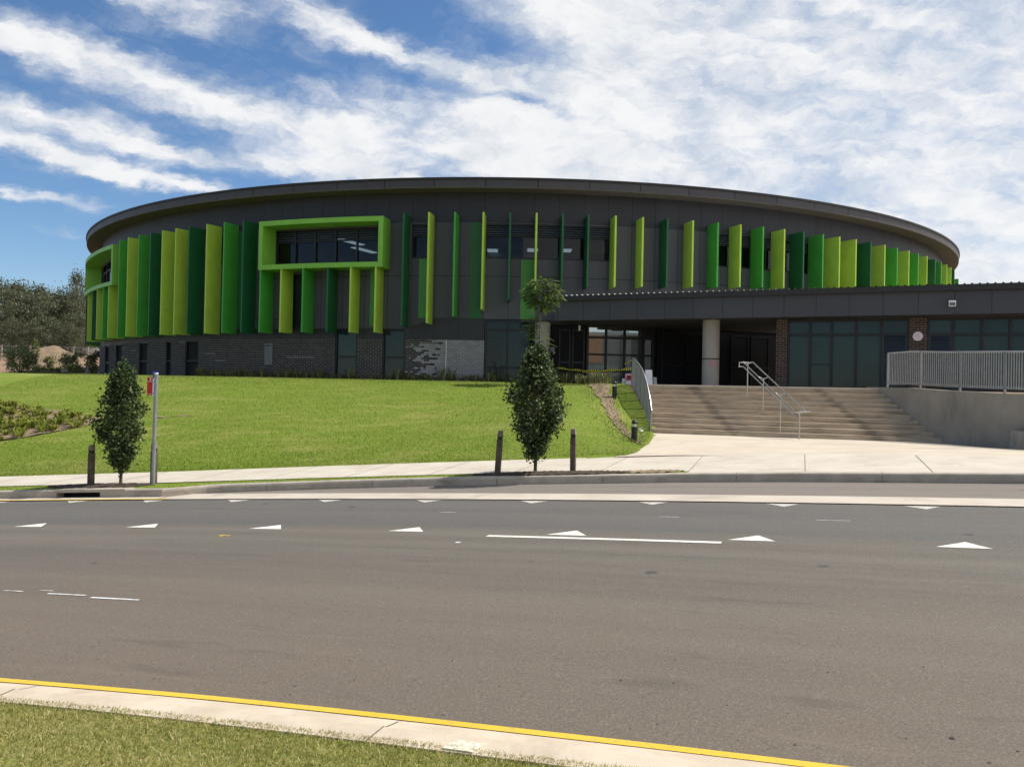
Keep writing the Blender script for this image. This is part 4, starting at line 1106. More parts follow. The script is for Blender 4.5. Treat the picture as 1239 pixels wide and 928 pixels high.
# drain inlet in the far kerb
DI = empty('drain_inlet', (*[float(t) for t in rc(74.38, 13.0)], float(zroad(rc(74.38, 13.0)[0]))), 'concrete kerb drain inlet with a long dark opening below the left street tree', 'drain')
def inlet(p0, p1, r0, r1, z0, z1, n=8):
    mb = MB()
    for i in range(n):
        a, b = p0 + (p1 - p0) * i / n, p0 + (p1 - p0) * (i + 1) / n
        q = [rc(r0, a), rc(r0, b), rc(r1, b), rc(r1, a)]
        mb.hexa([(float(x), float(y), float(zroad(x)) + z0) for x, y in q][::1], [(float(x), float(y), float(zroad(x)) + z1) for x, y in q])
    return mb
inlet(12.42, 13.62, 74.36, 74.62, .105, .160).build('lintel', M['kerb'], DI)
inlet(12.42, 12.46, 74.36, 74.62, -.02, .105, 1).build('end_block', M['kerb'], DI)
inlet(13.20, 13.62, 74.36, 74.62, -.02, .105, 3).build('end_block', M['kerb'], DI)
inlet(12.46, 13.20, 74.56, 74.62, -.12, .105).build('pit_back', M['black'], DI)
# painted marker plate on the near kerb
mb = MB(); q = [rc(65.26, 21.95), rc(65.26, 22.08), rc(65.355, 22.10), rc(65.355, 21.97)]
mb.hexa([(float(x), float(y), float(zroad(x)) + .120) for x, y in q][::-1][::-1], [(float(x), float(y), float(zroad(x)) + .1365) for x, y in q])
tag(mb.build('marker_plate', plain('chipped cream paint', (.62, .58, .46), .7, .3, 40)), 'small cream painted plate set in the near kerb', 'plate')

# ------------------------------------------------------------------ plants
def leaf_cards(P, size, up_bias=.3, asp=.55, seed=0, jitter=.35, droop=0.0):
    """diamond leaves with a fold, one at each point"""
    g = np.random.default_rng(seed); n = len(P)
    d = g.normal(size=(n, 3)); d[:, 2] = d[:, 2] * .6 - droop; d /= np.linalg.norm(d, axis=1)[:, None]
    u = np.cross(d, g.normal(size=(n, 3)) + np.array([0, 0, up_bias])); u /= np.linalg.norm(u, axis=1)[:, None]
    s = size * (1 + jitter * g.uniform(-1, 1, n))[:, None]
    nrm = np.cross(u, d)
    a = P - d * s * .5; b = P + u * s * asp * .5 + nrm * s * .08; c = P + d * s * .5; e = P - u * s * asp * .5 + nrm * s * .08
    V = np.stack([a, b, c, e], 1).reshape(-1, 3); F = np.arange(4 * n).reshape(n, 4)
    return V, F, np.stack([g.uniform(0, 1, n), g.uniform(0, 1, n)], 1)
def make_trunk(pts, rads, limbs, name, parent, m=None, n=8):
    mb = MB(); mb.tube(pts, rads, n)
    for lp, lr in limbs: mb.tube(lp, lr, 6)
    return mb.build(name, m or M['bark'], parent, local=True)
def pear_tree(X, Y, h, wid, seed, label, n=5200):
    z = float(zroad(X)) + .17; g = np.random.default_rng(seed)
    r = empty('street_tree', (X, Y, z), label, 'tree', 'young street trees in the verge')
    c0 = .13 * h
    limbs = []
    clumps = []
    shoots = g.uniform(0, 6.283, 7)
    for k in range(60):
        t = (k + .5) / 60; zc = c0 + (h - c0) * t
        prof = wid / 2 * float(np.interp(t, [0, .08, .2, .34, .47, .6, .76, .90, 1], [.17, .29, .63, .92, 1.0, .90, .62, .32, .07]))
        for q in range(4 if t < .8 else 3):
            a = g.uniform(0, 6.283); rr = prof * math.sqrt(g.uniform(.10, 1.0)) * (.94 + .10 * math.sin(3 * a + 7 * t) + .05 * g.normal())
            clumps.append((rr * math.cos(a), rr * math.sin(a), zc + g.uniform(-.03, .05)))
    for a in shoots:                     # upright shoots break the top of the outline
        rr = wid * .5 * g.uniform(.02, .38); z0 = h * g.uniform(.74, .86)
        for q in range(9): clumps.append((rr * math.cos(a), rr * math.sin(a), z0 + q * .03))
    clumps = np.array(clumps)
    for k in g.choice(len(clumps), 34, False):
        c = clumps[k]; zs = max(.18 * h, c[2] * .45)
        limbs.append(([(0, 0, zs), (c[0] * .5, c[1] * .5, (zs + c[2]) / 2), tuple(c)], [.012, .008, .003]))
    make_trunk([(0, 0, -.1), (.01, 0, h * .2), (-.01, .01, h * .5), (.01, 0, h * .9)], [.035, .028, .018, .006], limbs, 'trunk', r)
    idx = g.integers(0, len(clumps), n); P_ = clumps[idx] + g.normal(size=(n, 3)) * np.array([.065, .065, .07])
    k2 = n // 30; P2 = clumps[g.integers(0, len(clumps), k2)] * np.array([1.12, 1.12, 1]) + g.normal(size=(k2, 3)) * np.array([.06, .06, .10]); P2[:, 2] = np.maximum(P2[:, 2], .32)
    P_ = np.concatenate([P_, P2])
    V, F, uv = leaf_cards(P_, .064, .3, .62, seed, .4, .45)
    mesh_np('crown', V, F, uv, M['pear'], r)
    return r
pear_tree(.47, 15.60, 2.30, 1.18, 11, 'dense dark young street tree on mulch between two timber bollards', 13500)
pear_tree(-7.80, 16.58, 2.30, .94, 23, 'narrow glossy young street tree above the drain inlet, left of the bus stop pole', 10500)
# feathery sapling near the building
def feather_tree(px, Y, label):
    x, y, z = at_depth(px, 440, Y); z = float(h_land(x, y)); g = np.random.default_rng(31); topz = at_depth(px, 329, Y)[2] - z
    r = empty('feathery_sapling', (x, y, z), label, 'tree')
    cc = np.array([.06, 0, topz - .86]); limbs = []; V_, F_, U_ = [], [], []; off = 0
    fr = []
    for k in range(420):
        d = g.normal(size=3); d /= np.linalg.norm(d); d[2] = d[2] * .9 + .1
        s = cc + d * np.array([.68, .55, .68]) * g.uniform(.05, 1) ** .6; q = g.normal(size=3) * .5 + d; q /= np.linalg.norm(q); e = s + np.array([q[0], q[1], q[2] * .45]) * g.uniform(.18, .34)
        fr.append((s, e))
    for k in range(46):
        a = g.uniform(0, 6.28); zc = topz - 1.65 - g.uniform(0, .9); s = np.array([.05 * math.cos(a), .05 * math.sin(a), zc]); L = g.uniform(.3, .75)
        d = np.array([math.cos(a), math.sin(a) * .6, g.uniform(-.2, .25)])
        if k % 2: d = np.array([-.95, .1 * g.normal(), g.uniform(.0, .25)])
        fr.append((s, s + d * L))
    for s, e in fr:
        n = 16; t = np.linspace(.1, 1, n)[:, None]; mid = s + (e - s) * t; mid[:, 2] -= (t[:, 0] ** 2) * .10
        ax = (e - s) / np.linalg.norm(e - s); sd = np.cross(ax, [0, 0, 1.0]); sd /= np.linalg.norm(sd) + 1e-6
        for sg in (-1, 1):
            w = .075 * np.sin(np.pi * (t * .85 + .12)); tip = mid + sd * sg * w + ax * .03; tip[:, 2] -= .02
            hw = ax * .011
            V = np.stack([mid - hw, mid + hw, tip + hw * .5, tip - hw * .5], 1).reshape(-1, 3)
            V_.append(V); F_.append(np.arange(len(V)).reshape(-1, 4) + off); off += len(V); U_.append(np.stack([np.full(n, g.uniform()), np.full(n, g.uniform())], 1))
        limbs.append(([tuple(s), tuple(e - [0, 0, .1])], [.006, .002]))
    for a, dx in ((.3, -.20), (.5, .18), (.42, .03)):
        limbs.append(([(0, 0, topz * a), (dx, .02, topz * .72), tuple(cc + [dx * .8, 0, .1])], [.013, .010, .005]))
    make_trunk([(0, 0, -.1), (.02, 0, topz * .35), (0, 0, topz * .62), tuple(cc)], [.032, .024, .016, .006], limbs, 'trunk', r, plain('pale bark', (.17, .15, .12), .9, .25, 8))
    mesh_np('crown', np.concatenate(V_), np.concatenate(F_), np.concatenate(U_), M['fern'], r)
feather_tree(652, 30.5, 'slender feathery-leaved sapling rising behind the middle street tree')
# shrubs and hedges on the left
def shrub(X, Y, w, h, m, seed, label, name='shrub', cat='shrub', group=None, n=1500, size=.09, z=None):
    g = np.random.default_rng(seed); zz = float(h_land(X, Y)) if z is None else z
    r = empty(name, (X, Y, zz), label, cat, group)
    k = 26; c = g.normal(size=(k, 3)); c /= np.linalg.norm(c, axis=1)[:, None]; c *= (g.uniform(.25, 1, k) ** .6)[:, None]
    c = c * np.array([w / 2 * .82, w / 2 * .8, h / 2 * .8]) + np.array([0, 0, h * .5])
    P_ = c[g.integers(0, k, n)] + g.normal(size=(n, 3)) * np.array([w, w, h]) * .085
    P_[:, 2] = np.maximum(P_[:, 2], .03)
    V, F, uv = leaf_cards(P_, size, .3, .55, seed)
    limbs = [([(0, 0, 0), tuple(q * [.5, .5, .6]), tuple(q)], [.03, .018, .006]) for q in c[:9]]
    make_trunk([(0, 0, -.1), (0, 0, h * .3)], [.05, .03], limbs, 'stem', r)
    mesh_np('foliage', V, F, uv, M[m], r)
    return r
def left_shrub(px, Y, wpx, hpx, m, seed, label, **k):
    p = at_depth(px, 440, Y); return shrub(p[0], Y, wpx * Y / 1000, hpx * Y / 1000, m, seed, label, **k)
left_shrub(24, 46, 40, 39, 'shrub', 41, 'large bushy grey-green shrub at the far left end of the lawn', n=2600, size=.11)
left_shrub(83, 60, 27, 27, 'shrub', 42, 'dark rounded shrub between the dirt mound and the building', n=1500, size=.12)
left_shrub(59, 66, 16, 15, 'shrub', 43, 'small greyish shrub in front of the dirt mound', n=800, size=.12)
left_shrub(48, 56, 24, 11, 'hedge', 44, 'low yellow-green mound of shrub below the dirt mound', name='low_shrub', n=900, size=.11)
left_shrub(68, 57, 17, 10, 'hedge', 45, 'low olive mound of shrub left of the dark rounded shrub', name='low_shrub', n=800, size=.11)
left_shrub(91, 56, 26, 16, 'hedge', 46, 'broad bright green low shrub at the foot of the dark rounded shrub', name='low_shrub', n=1200, size=.11)
left_shrub(112, 55, 18, 32, 'shrub', 47, 'tall shrub hard against the left end of the round building', n=1400, size=.12)
left_shrub(43, 64, 10, 42, 'hedge', 48, 'thin upright sapling with sparse leaves behind the large bushy shrub', name='sapling', cat='tree', n=260, size=.12)
left_shrub(0.5, 25.5, 8, 26, 'bed', 49, 'leafy plant cut by the left edge of the photo above the planted bed', n=300, size=.08)
left_shrub(70, 47.5, 70, 6, 'shrub', 50, 'dark low hedge along the far edge of the lawn in the shade of the building', name='low_hedge', cat='hedge', n=2200, size=.10)
# dirt mound
def mound_fx(u, v):
    a = u * 6.2832; rr = v; X = -39.8 + 4.2 * rr * np.cos(a); Y = 71 + 4 * rr * np.sin(a)
    return X, Y, h_land(X, Y) - .1 + 1.75 * (np.cos(np.clip(rr, 0, 1) * 3.1416) * .5 + .5) + .12 * np.sin(X * 3) * np.sin(Y * 2.5)
grid('dirt_mound', mound_fx, 40, 14, M['soil'])
# far wire fence
p0, p1 = at_depth(-120, 430, 80), at_depth(106, 430, 80)
FN = empty('wire_fence', (p0[0], 80, float(h_land(p0[0], 80))), 'thin post and wire fence in front of the gum trees', 'fence')
n = 14; prev = None; wires = MB()
for k in range(n):
    x = p0[0] + (p1[0] - p0[0]) * k / (n - 1); z = float(h_land(x, 80)); mb = MB(); mb.bar((x, 80, z - .1), (x, 80, z + 1.5), .11); mb.build('post', plain('pale post', (.30, .27, .22), .8) if k == 0 else FN.children[0].data.materials[0], FN)
    if prev:
        for hh in (1.42, .95, .5): wires.bar((prev[0], 80, prev[1] + hh), (x, 80, z + hh), .035)
    prev = (x, z)
wires.build('wires', M['galv'], FN)
# parked pale utility vehicle beyond the fence and a long pale kerb of the far street
def ute(px, Y):
    x, _, z = at_depth(px, 430, Y); z = float(h_land(x, Y))
    r = empty('parked_ute', (x, Y, z), 'pale parked utility vehicle half hidden beyond the wire fence', 'vehicle')
    mb = MB(); pr = [(-2.3, .45), (2.3, .45), (2.3, .95), (1.2, 1.05), (.75, 1.6), (-.5, 1.65), (-.75, 1.05), (-2.3, 1.0)]
    for s in (0, 1):
        yy = Y - .85 + 1.7 * s; q = [(x + a, yy, z + b) for a, b in pr]; mb.face(q if s == 0 else q[::-1])
    for i in range(len(pr)):
        a, b = pr[i], pr[(i + 1) % len(pr)]; mb.face([(x + a[0], Y + .85, z + a[1]), (x + b[0], Y + .85, z + b[1]), (x + b[0], Y - .85, z + b[1]), (x + a[0], Y - .85, z + a[1])])
    mb.build('body', M['white'], r)
    for s in (-1.45, 1.45):
        for yy in (-.86, .66):
            mb = MB(); mb.tube([(x + s, Y + yy, z + .36), (x + s, Y + yy + .2, z + .36)], .36, 14); mb.build('wheel', M['black_metal'], r)
    mb = MB(); mb.hexa([(x - .55, Y - .87, z + 1.08), (x + .98, Y - .87, z + 1.08), (x + .98, Y - .852, z + 1.08), (x - .55, Y - .852, z + 1.08)], [(x - .42, Y - .87, z + 1.52), (x + .68, Y - .87, z + 1.52), (x + .68, Y - .852, z + 1.52), (x - .42, Y - .852, z + 1.52)]); mb.build('side_window', M['glass'], r)
ute(109, 96)
# tussocks along the foot of the building
def tuft_mesh(name, seed, n, h, spread, m, w=.018, leafy_=False):
    g = np.random.default_rng(seed); V = []; U = []
    for k in range(n):
        a = g.uniform(0, 6.283); r0 = spread * .4 * math.sqrt(g.uniform()); L = h * g.uniform(.55, 1.1); out = spread * g.uniform(.2, 1.0); c, s = math.cos(a), math.sin(a)
        b = np.array([r0 * c, r0 * s, 0]); m1 = b + np.array([out * .45 * c, out * .45 * s, L * .7]); t = b + np.array([out * c, out * s, L * g.uniform(.65, 1.0)])
        sd = np.array([-s, c, 0]) * w * (2.2 if leafy_ else 1)
        V += [b - sd * .5, b + sd * .5, m1 + sd * .5, m1 - sd * .5, m1 - sd * .5, m1 + sd * .5, t + sd * .1, t - sd * .1]; q = (g.uniform(), g.uniform()); U += [q, q]
    V = np.array(V); F = np.arange(len(V)).reshape(-1, 4)
    o = mesh_np(name, V, F, np.array(U), M[m]); return o
protos = [tuft_mesh('tussock', 60 + k, 46, .42, .26, 'tuft') for k in range(3)]
used = [False] * 3; g = np.random.default_rng(9)
spots = []
for k in range(84):
    ph = R_(-31 + 33.5 * (k + g.uniform(-.35, .35)) / 84); R = 30.95 + g.uniform(-.25, .25); x, y, _ = on_ring(R, ph, 0); spots.append((x, y))
for k in range(14): spots.append((1.3 + .17 * k + g.uniform(-.1, .1), 34.0 - .30 * k + g.uniform(-.3, .3)))
for i, (x, y) in enumerate(spots):
    q = i % 3; o = protos[q] if not used[q] else protos[q].copy()
    if used[q]: COL.objects.link(o)
    used[q] = True
    s = g.uniform(.6, 1.3) * (1.0 if g.uniform() > .2 else 1.3); o.location = (x, y, float(h_land(x, y)) + .02); o.rotation_euler = (0, 0, g.uniform(0, 6)); o.scale = (s, s, s * g.uniform(.7, 1.1))
    tag(o, 'small grassy tussock in the row planted along the foot of the round building' if i < 84 else 'small grassy tussock at the top of the lawn beside the entrance', 'plant', 'tussocks along the building' if i < 84 else 'tussocks beside the entrance')
# ground cover plants in the bed on the left
protos = [tuft_mesh('bed_plant', 80 + k, 34, .30, .30, 'bed', .022, True) for k in range(3)] ; used = [False] * 3
cnt = 0
while cnt < 230:
    x, y = g.uniform(-17.5, -12.4), g.uniform(20.2, 28.5); up = np.interp(x, [-32, -20, -15, -12.2], [33.5, 28.6, 26.4, 24.6]) - .15; lo = np.interp(x, [-32, -20, -15, -12.2], [19.8, 20.4, 21.5, 23.7]) + .08
    if not lo < y < up: continue
    q = cnt % 3; o = protos[q] if not used[q] else protos[q].copy()
    if used[q]: COL.objects.link(o)
    used[q] = True
    s = g.uniform(.4, .95); o.location = (x, y, float(h_land(x, y)) + .03); o.rotation_euler = (0, 0, g.uniform(0, 6)); o.scale = (s, s, s)
    tag(o, 'low yellow-green ground cover plant in the bare soil bed on the lawn', 'plant', 'ground cover plants in the lawn bed'); cnt += 1
# gum trees far behind on the left
def gum_mesh(seed, h, w, n=5200):
    g = np.random.default_rng(seed); k = 40
    c = np.stack([g.normal(size=k) * w * .22, g.normal(size=k) * w * .22, h * (.08 + .86 * g.uniform(0, 1, k) ** .9)], 1)
    wid = .45 + .75 * np.sin(np.pi * np.clip((c[:, 2] / h - .1), 0, 1)); c[:, :2] *= wid[:, None]
    c = np.concatenate([c, [[0, 0, h * .97], [w * .06, 0, h * .9], [-w * .08, 0, h * .88]]])
    wt = g.uniform(.4, 1, len(c)); wt /= wt.sum(); idx = g.choice(len(c), n, p=wt)
    P_ = c[idx] + g.normal(size=(n, 3)) * np.array([.62, .62, .42]) * h / 10
    P_[:, 2] = np.abs(P_[:, 2])
    V, F, uv = leaf_cards(P_, .30 * h / 10, .2, .5, seed, .5, .3)
    base = np.clip(g.uniform(0, 1, len(c))[idx] * .6 + uv[:, 0] * .4, 0, 1); uv[:, 0] = base
    mb = MB(); mb.tube([(0, 0, -.4), (.1, 0, h * .3), (-.1, .1, h * .62), (0, 0, h * .95)], [.17 * h / 10, .13 * h / 10, .08 * h / 10, .03], 7)
    for q in c[g.choice(len(c), 14, False)]: mb.tube([(0, 0, max(.2 * h, q[2] * .5)), (q[0] * .5, q[1] * .5, q[2] * .8), tuple(q)], [.07, .05, .02], 5)
    return V, F, uv, mb
def gum_proto(seed, h, w):
    V, F, uv, mb = gum_mesh(seed, h, w); r = empty('gum_tree', (0, 0, 0)); mb.build('trunk', plain('pale gum bark', (.22, .20, .17), .9, .3, 2) if 'gumbark' not in M else M['gumbark'], r, local=True); mesh_np('crown', V, F, uv, M['gum'], r); return r
M['gumbark'] = plain('pale gum bark', (.22, .20, .17), .9, .3, 2)
gp = [gum_proto(101 + k, 10, 7.0) for k in range(5)]; first = [True] * 5
def put_gum(i, px, Y, toppx, label, wide=1.0):
    q = i % 5; o = gp[q] if first[q] else copy_tree(gp[q]); first[q] = False
    p = at_depth(px, 440, Y); z = float(h_land(p[0], Y)); top = at_depth(px, toppx, Y)[2]; s = (top - z) / 10
    o.location = (p[0], Y, z); o.rotation_euler = (0, 0, (i * 2.4) % 6.28); o.scale = (s * wide, s * wide, s)
    tag(o, label, 'tree', 'gum trees behind the far fence')
gl = [(-150, 110, 345), (-118, 98, 350), (-92, 108, 338), (-66, 96, 348), (-46, 106, 342), (-24, 97, 350), (-6, 104, 338), (8, 94, 352), (20, 106, 341), (33, 95, 357), (44, 108, 345), (56, 98, 355), (50, 115, 352), (66, 110, 356), (76, 99, 362), (104, 112, 344), (86, 120, 352), (120, 104, 350), (136, 115, 345), (-10, 118, 345), (26, 120, 350), (12, 88, 385), (40, 89, 390), (62, 90, 385), (98, 92, 380), (-30, 90, 385), (84, 90, 392)]
for i, (px, Y, tp) in enumerate(gl): put_gum(i, px, Y, tp, 'grey-green gum tree in the dense belt behind the far wire fence')
put_gum(27, 92, 101, 330, 'tallest open-crowned gum tree beside the left edge of the round building', .62)

# grass blades
def blades(name, X, Y, Z, h, w, m, seed, lean=.6):
    g = np.random.default_rng(seed); n = len(X); a = g.uniform(0, 6.283, n); L = h * g.uniform(.45, 1.15, n); o = L * lean * g.uniform(.1, 1.2, n); b = a + g.normal(size=n) * .8
    B0 = np.stack([X, Y, Z - .005], 1); sd = np.stack([-np.sin(a), np.cos(a), 0 * a], 1) * w * .5; d = np.stack([np.cos(b), np.sin(b), 0 * b], 1)
    m1 = B0 + d * (o * .35)[:, None] + np.array([0, 0, 1]) * (L * .62)[:, None]; t = B0 + d * o[:, None] + np.array([0, 0, 1]) * (L * .95)[:, None]
    V = np.stack([B0 - sd, B0 + sd, m1 + sd * .7, m1 - sd * .7, t], 1).reshape(-1, 3); k = np.arange(n) * 5
    F1 = np.stack([k, k + 1, k + 2], 1); F2 = np.stack([k, k + 2, k + 3], 1); F3 = np.stack([k + 3, k + 2, k + 4], 1); F = np.concatenate([F1, F2, F3])
    uv = np.stack([g.uniform(0, 1, n), g.uniform(0, 1, n)], 1); return tag(mesh_np(name, V, F, np.concatenate([uv, uv, uv]), M[m]), kind='stuff')
g = np.random.default_rng(77); n = 150000
ph = g.uniform(15.5, 23.6, n); r = r_near(ph) - .55 - 1.9 * g.uniform(0, 1, n) ** 1.25; X, Y = rc(r, ph)
ok = np.sin(X * 9 + 3 * np.sin(Y * 7)) * np.sin(Y * 8) > -.97
X, Y = X[ok], Y[ok]; blades('verge_grass', X, Y, zroad(X) + .126, .022, .0036, 'bladenear', 5, 1.2)
n = 230000
ph = g.uniform(4, 21.2, n); dr = 15.5 * g.uniform(0, 1, n) ** 1.3; r = r_path1(ph) + .03 + dr; X, Y = rc(r, ph)
bu = np.interp(X, [-32, -20, -15, -12.2], [33.5, 28.6, 26.4, 24.6]); bl = np.interp(X, [-32, -20, -15, -12.2], [19.8, 20.4, 21.5, 23.7])
ok = (X > -26) & (X < x_edge(Y) - .03) & (np.hypot(X - BC[0], Y - BC[1]) > 31.5) & ~((X < -12.2) & (Y > bl) & (Y < bu)) & ~((X > 2.75) & (X < 3.55) & (Y > 21) & (Y < 29.5))
X, Y = X[ok], Y[ok]; blades('lawn_grass', X, Y, h_land(X, Y) + .01, .034, .010, 'blade', 6, 1.0)
n = 2600
Y = g.uniform(20.6, 29.4, n); X = np.interp(Y, [20.6, 22.5, 24.5, 26.5, 29.4], [3.25, 3.2, 3.15, 3.1, 3.0]) + g.normal(size=n) * .42
ok = X < x_edge(Y) - .05; X, Y = X[ok], Y[ok]; blades('dry_grass', X, Y, h_land(X, Y) + .045, .075, .012, 'tuft', 12, 1.2)
n = 150
ph = g.uniform(16, 27, n); r = r_near(ph) + .04 + np.abs(g.normal(size=n)) * .75; X, Y = rc(r, ph); sz = g.uniform(.003, .008, n) * np.where(g.uniform(size=n) > .95, 1.8, 1)
V = []; F = []
for i in range(n):
    b = len(V); a = g.uniform(0, 6.28); z = float(zroad(X[i]))
    for k in range(5):
        t = a + 1.2566 * k; q = sz[i] * g.uniform(.7, 1.3); V.append((X[i] + q * math.cos(t), Y[i] + q * math.sin(t), z + .001))
    V.append((X[i], Y[i], z + sz[i] * .9)); F += [(b + k, b + (k + 1) % 5, b + 5) for k in range(5)]
tag(mesh_np('road_grit', np.array(V), np.array(F), np.zeros((len(F), 2)), plain('dark grit', (.06, .05, .043), .9, .5, 40)), kind='stuff')
mb = MB()
for ph in (12.0, 13.9, 15.8, 17.7, 19.6, 21.62, 23.4, 25.3):
    rr = [65.21, 65.37, 65.38, 65.51, 65.63, 65.70]; zz = [.130, .134, .124, .102, .058, .015]
    for k in range(5):
        q = [(rr[k], -.003), (rr[k], .003), (rr[k + 1], .003), (rr[k + 1], -.003)]; f = []
        for i_, (r_, d_) in enumerate(q):
            x, y = rc(r_ - 65.81 + r_near(ph), ph); f.append((float(x) + d_ * .95, float(y) - d_ * .3, float(zroad(x)) + zz[k + (i_ > 1)] + .002))
        mb.face(f[::-1])
for ph in (15.5, 17.0, 18.75, 20.2, 21.9, 23.6, 25.2):      # joints of the far kerb
    a = [(0, .0), (0, .108), (.03, .150), (.152, .154)]
    for (d0, z0), (d1, z1) in zip(a, a[1:]):
        f = []
        for d_, z_, o_ in ((d0, z0, -.006), (d0, z0, .006), (d1, z1, .006), (d1, z1, -.006)):
            x, y = rc(r_kerb(ph) + d_ - .003, ph); f.append((float(x) + o_, float(y), float(zroad(x)) + z_))
        mb.face(f)
tag(mb.build('kerb_joints', plain('joint dirt', (.17, .14, .11), .9)), kind='structure')
n = 9000
ph = g.uniform(8, 21, n); lo, hi = r_kerb(ph) + .17, r_path0(ph) - .02; r = lo + (hi - lo) * g.uniform(0, 1, n); X, Y = rc(r, ph)
ok = ~(((ph > 18.35) & (ph < 20.6)) | ((ph > 12.0) & (ph < 13.75)))
X, Y, = X[ok], Y[ok]; blades('kerbside_grass', X, Y, zroad(X) + .145, .035, .010, 'blade', 8, .9)

# ------------------------------------------------------------------ sky, sun, camera
SUN_EL, SUN_AZ = R_(55), math.atan2(.955, .295)      # azimuth from +Y towards +X: right and slightly behind the building
world = bpy.data.worlds.new('World'); scene.world = world; world.use_nodes = True
nt = world.node_tree; nt.nodes.clear()
out = nt.nodes.new('ShaderNodeOutputWorld')
sky = nt.nodes.new('ShaderNodeTexSky'); sky.sky_type = 'NISHITA'; sky.sun_disc = False
sky.sun_elevation = SUN_EL; sky.sun_rotation = SUN_AZ; sky.air_density = .9; sky.dust_density = .35; sky.ozone_density = 3.0; sky.altitude = 200
hs = nt.nodes.new('ShaderNodeHueSaturation'); hs.inputs['Saturation'].default_value = 1.14; nt.links.new(sky.outputs[0], hs.inputs['Color'])
bg1 = nt.nodes.new('ShaderNodeBackground'); bg1.inputs[1].default_value = .114; nt.links.new(hs.outputs[0], bg1.inputs[0])
tc = nt.nodes.new('ShaderNodeTexCoord'); sp = nt.nodes.new('ShaderNodeSeparateXYZ'); nt.links.new(tc.outputs['Generated'], sp.inputs[0])
dx, dy, dz = (S(nt, sp.outputs[i]) for i in range(3))
az = dx._m('ARCTAN2', dy); el = dz._m('ARCSINE')
def ae(x, y):
    r = ray(x, y); return math.atan2(r[0], r[1]), math.atan2(r[2], math.hypot(r[0], r[1]))
warp = noise(nt, xyz(nt, az * 1.0, el * 2.2, 0), 6.0, 3, .6); warp2 = noise(nt, xyz(nt, az, el * 2, 5.0), 22, 5, .65)
az2 = az + (warp2 - .5) * .035; el2 = el + (warp - .5) * .040 + (warp2 - .5) * .030
c, s = math.cos(R_(-15)), math.sin(R_(-15))
along, across = az2 * c + el2 * s, el2 * c - az2 * s
n1 = noise(nt, xyz(nt, along * 3.6, across * 12.0, 0), 1.6, 6, .60, .2)
n2 = noise(nt, xyz(nt, along * 17, across * 40.0, 3.0), 1.25, 6, .60, .2)
n5 = noise(nt, xyz(nt, az2 * 26, el2 * 58, 17.0), 1.0, 5, .60, .2)
n6 = noise(nt, xyz(nt, along * 7, across * 18, 31.0), 1.2, 4, .60, .2)
def bandf(x0, y0, x1, y1, w, soft=.06, taper=0.0):
    a0, e0 = ae(x0, y0); a1, e1 = ae(x1, y1); L = math.hypot(a1 - a0, e1 - e0); ux, uy = (a1 - a0) / L, (e1 - e0) / L
    t = (az2 - a0) * ux + (el2 - e0) * uy; d = (el2 - e0) * ux - (az2 - a0) * uy
    q = d / w; gsn = (q * q * -1.0).exp()
    return gsn * t.step(-soft, soft) * t.step(L + soft, L - soft)
bias = bandf(-300, -20, 60, 58, .020) + bandf(10, 46, 250, 125, .025) + bandf(220, 112, 440, 172, .026) + bandf(400, 158, 720, 200, .034)
bias = bias + bandf(-300, 80, 40, 136, .015) * .95 + bandf(20, 136, 190, 180, .021) + bandf(150, 174, 275, 200, .014) * .9 + bandf(-300, 130, 20, 171, .012) * 1.1 + bandf(0, 170, 130, 207, .012) * 1.2 + bandf(110, 203, 290, 238, .010) * 1.15 + bandf(280, 184, 520, 222, .018)
bias = bias + bandf(120, -20, 300, 22, .022) * .8 + bandf(320, -5, 450, 45, .024) * .95 + bandf(420, 45, 562, 88, .015) * 1.0 + bandf(-60, 222, 118, 250, .007) * .85 + bandf(60, 279, 112, 283, .006) * .7 + bandf(570, 95, 610, 102, .013) * .9 + bandf(0, 15, 150, 55, .02) * .35
bias = bias + bandf(340, 100, 640, 140, .022) * .50 + bandf(150, 20, 420, 70, .014) * .25 + bandf(540, 15, 800, 30, .05) * .40 + bandf(560, 130, 760, 190, .04) * .40
cov = az.step(ae(500, 100)[0], ae(720, 100)[0])
gap = bandf(570, 45, 700, 75, .016, .05) * .35 + bandf(650, 130, 740, 160, .010) * .35 + bandf(560, 100, 660, 125, .008, .03) * .35
rest = (az.ab().step(.75, 1.1)) * .25
dens = bias * .64 + cov * .70 + rest + (n1 - .5) * .45 + (n2 - .5) * .48 + (n5 - .5) * (cov * -.24 + .50) + (n6 - .5) * cov * .38 - gap + .0
fac = dens.step(.04, .86)
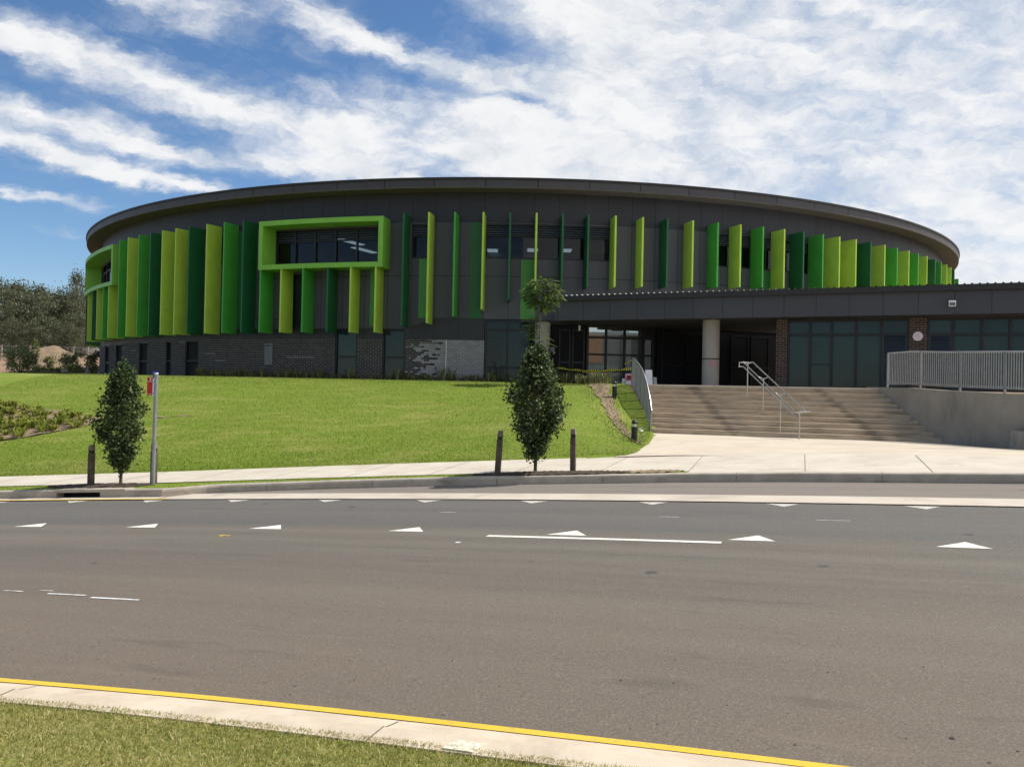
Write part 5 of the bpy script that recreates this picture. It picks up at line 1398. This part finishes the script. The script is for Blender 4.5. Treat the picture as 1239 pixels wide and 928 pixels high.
shade = n6 * .85 + n5 * .30 + n2 * .20 + (fac - .7) * .30 + az.step(.05, -.35) * .10
cl = mix(nt, shade.step(.48, .92), (.66, .72, .80), (1.0, 1.0, 1.0))
bg2 = nt.nodes.new('ShaderNodeBackground'); bg2.inputs[1].default_value = .86; nt.links.new(cl, bg2.inputs[0])
low = el.step(-.02, .03)
ms = nt.nodes.new('ShaderNodeMixShader'); nt.links.new((fac * low * .96).k, ms.inputs[0]); nt.links.new(bg1.outputs[0], ms.inputs[1]); nt.links.new(bg2.outputs[0], ms.inputs[2]); nt.links.new(ms.outputs[0], out.inputs[0])

sd = bpy.data.lights.new('Sun', 'SUN'); sd.energy = 4.8; sd.angle = R_(.55); sd.color = (1, .945, .85)
so = bpy.data.objects.new('Sun', sd); COL.objects.link(so)
sv = Vector((math.sin(SUN_AZ) * math.cos(SUN_EL), math.cos(SUN_AZ) * math.cos(SUN_EL), math.sin(SUN_EL)))
so.rotation_euler = sv.to_track_quat('Z', 'Y').to_euler(); so.location = (60, 20, 80)

cam = bpy.data.cameras.new('Camera'); co = bpy.data.objects.new('Camera', cam); COL.objects.link(co)
cam.sensor_fit = 'HORIZONTAL'; cam.sensor_width = 36.0; cam.lens = 36.0 * 1000 / 1239; cam.clip_start = .05; cam.clip_end = 4000
fwd = Vector((0, math.cos(PITCH), math.sin(PITCH))); up = Vector((0, -math.sin(PITCH), math.cos(PITCH))); rt = Vector((1, 0, 0))
cr, sr = math.cos(ROLL), math.sin(ROLL)
r2 = rt * cr + up * sr; u2 = up * cr - rt * sr
co.matrix_world = Matrix(((r2.x, u2.x, -fwd.x, 0), (r2.y, u2.y, -fwd.y, 0), (r2.z, u2.z, -fwd.z, EYE), (0, 0, 0, 1)))
scene.camera = co
vs = scene.view_settings; vs.view_transform = 'Standard'; vs.look = 'None'; vs.exposure = 0.15; vs.gamma = 1.0; vs.use_curve_mapping = False
scene.render.resolution_x, scene.render.resolution_y = 1024, 766
scene.cycles.max_bounces = 6; scene.cycles.transparent_max_bounces = 12
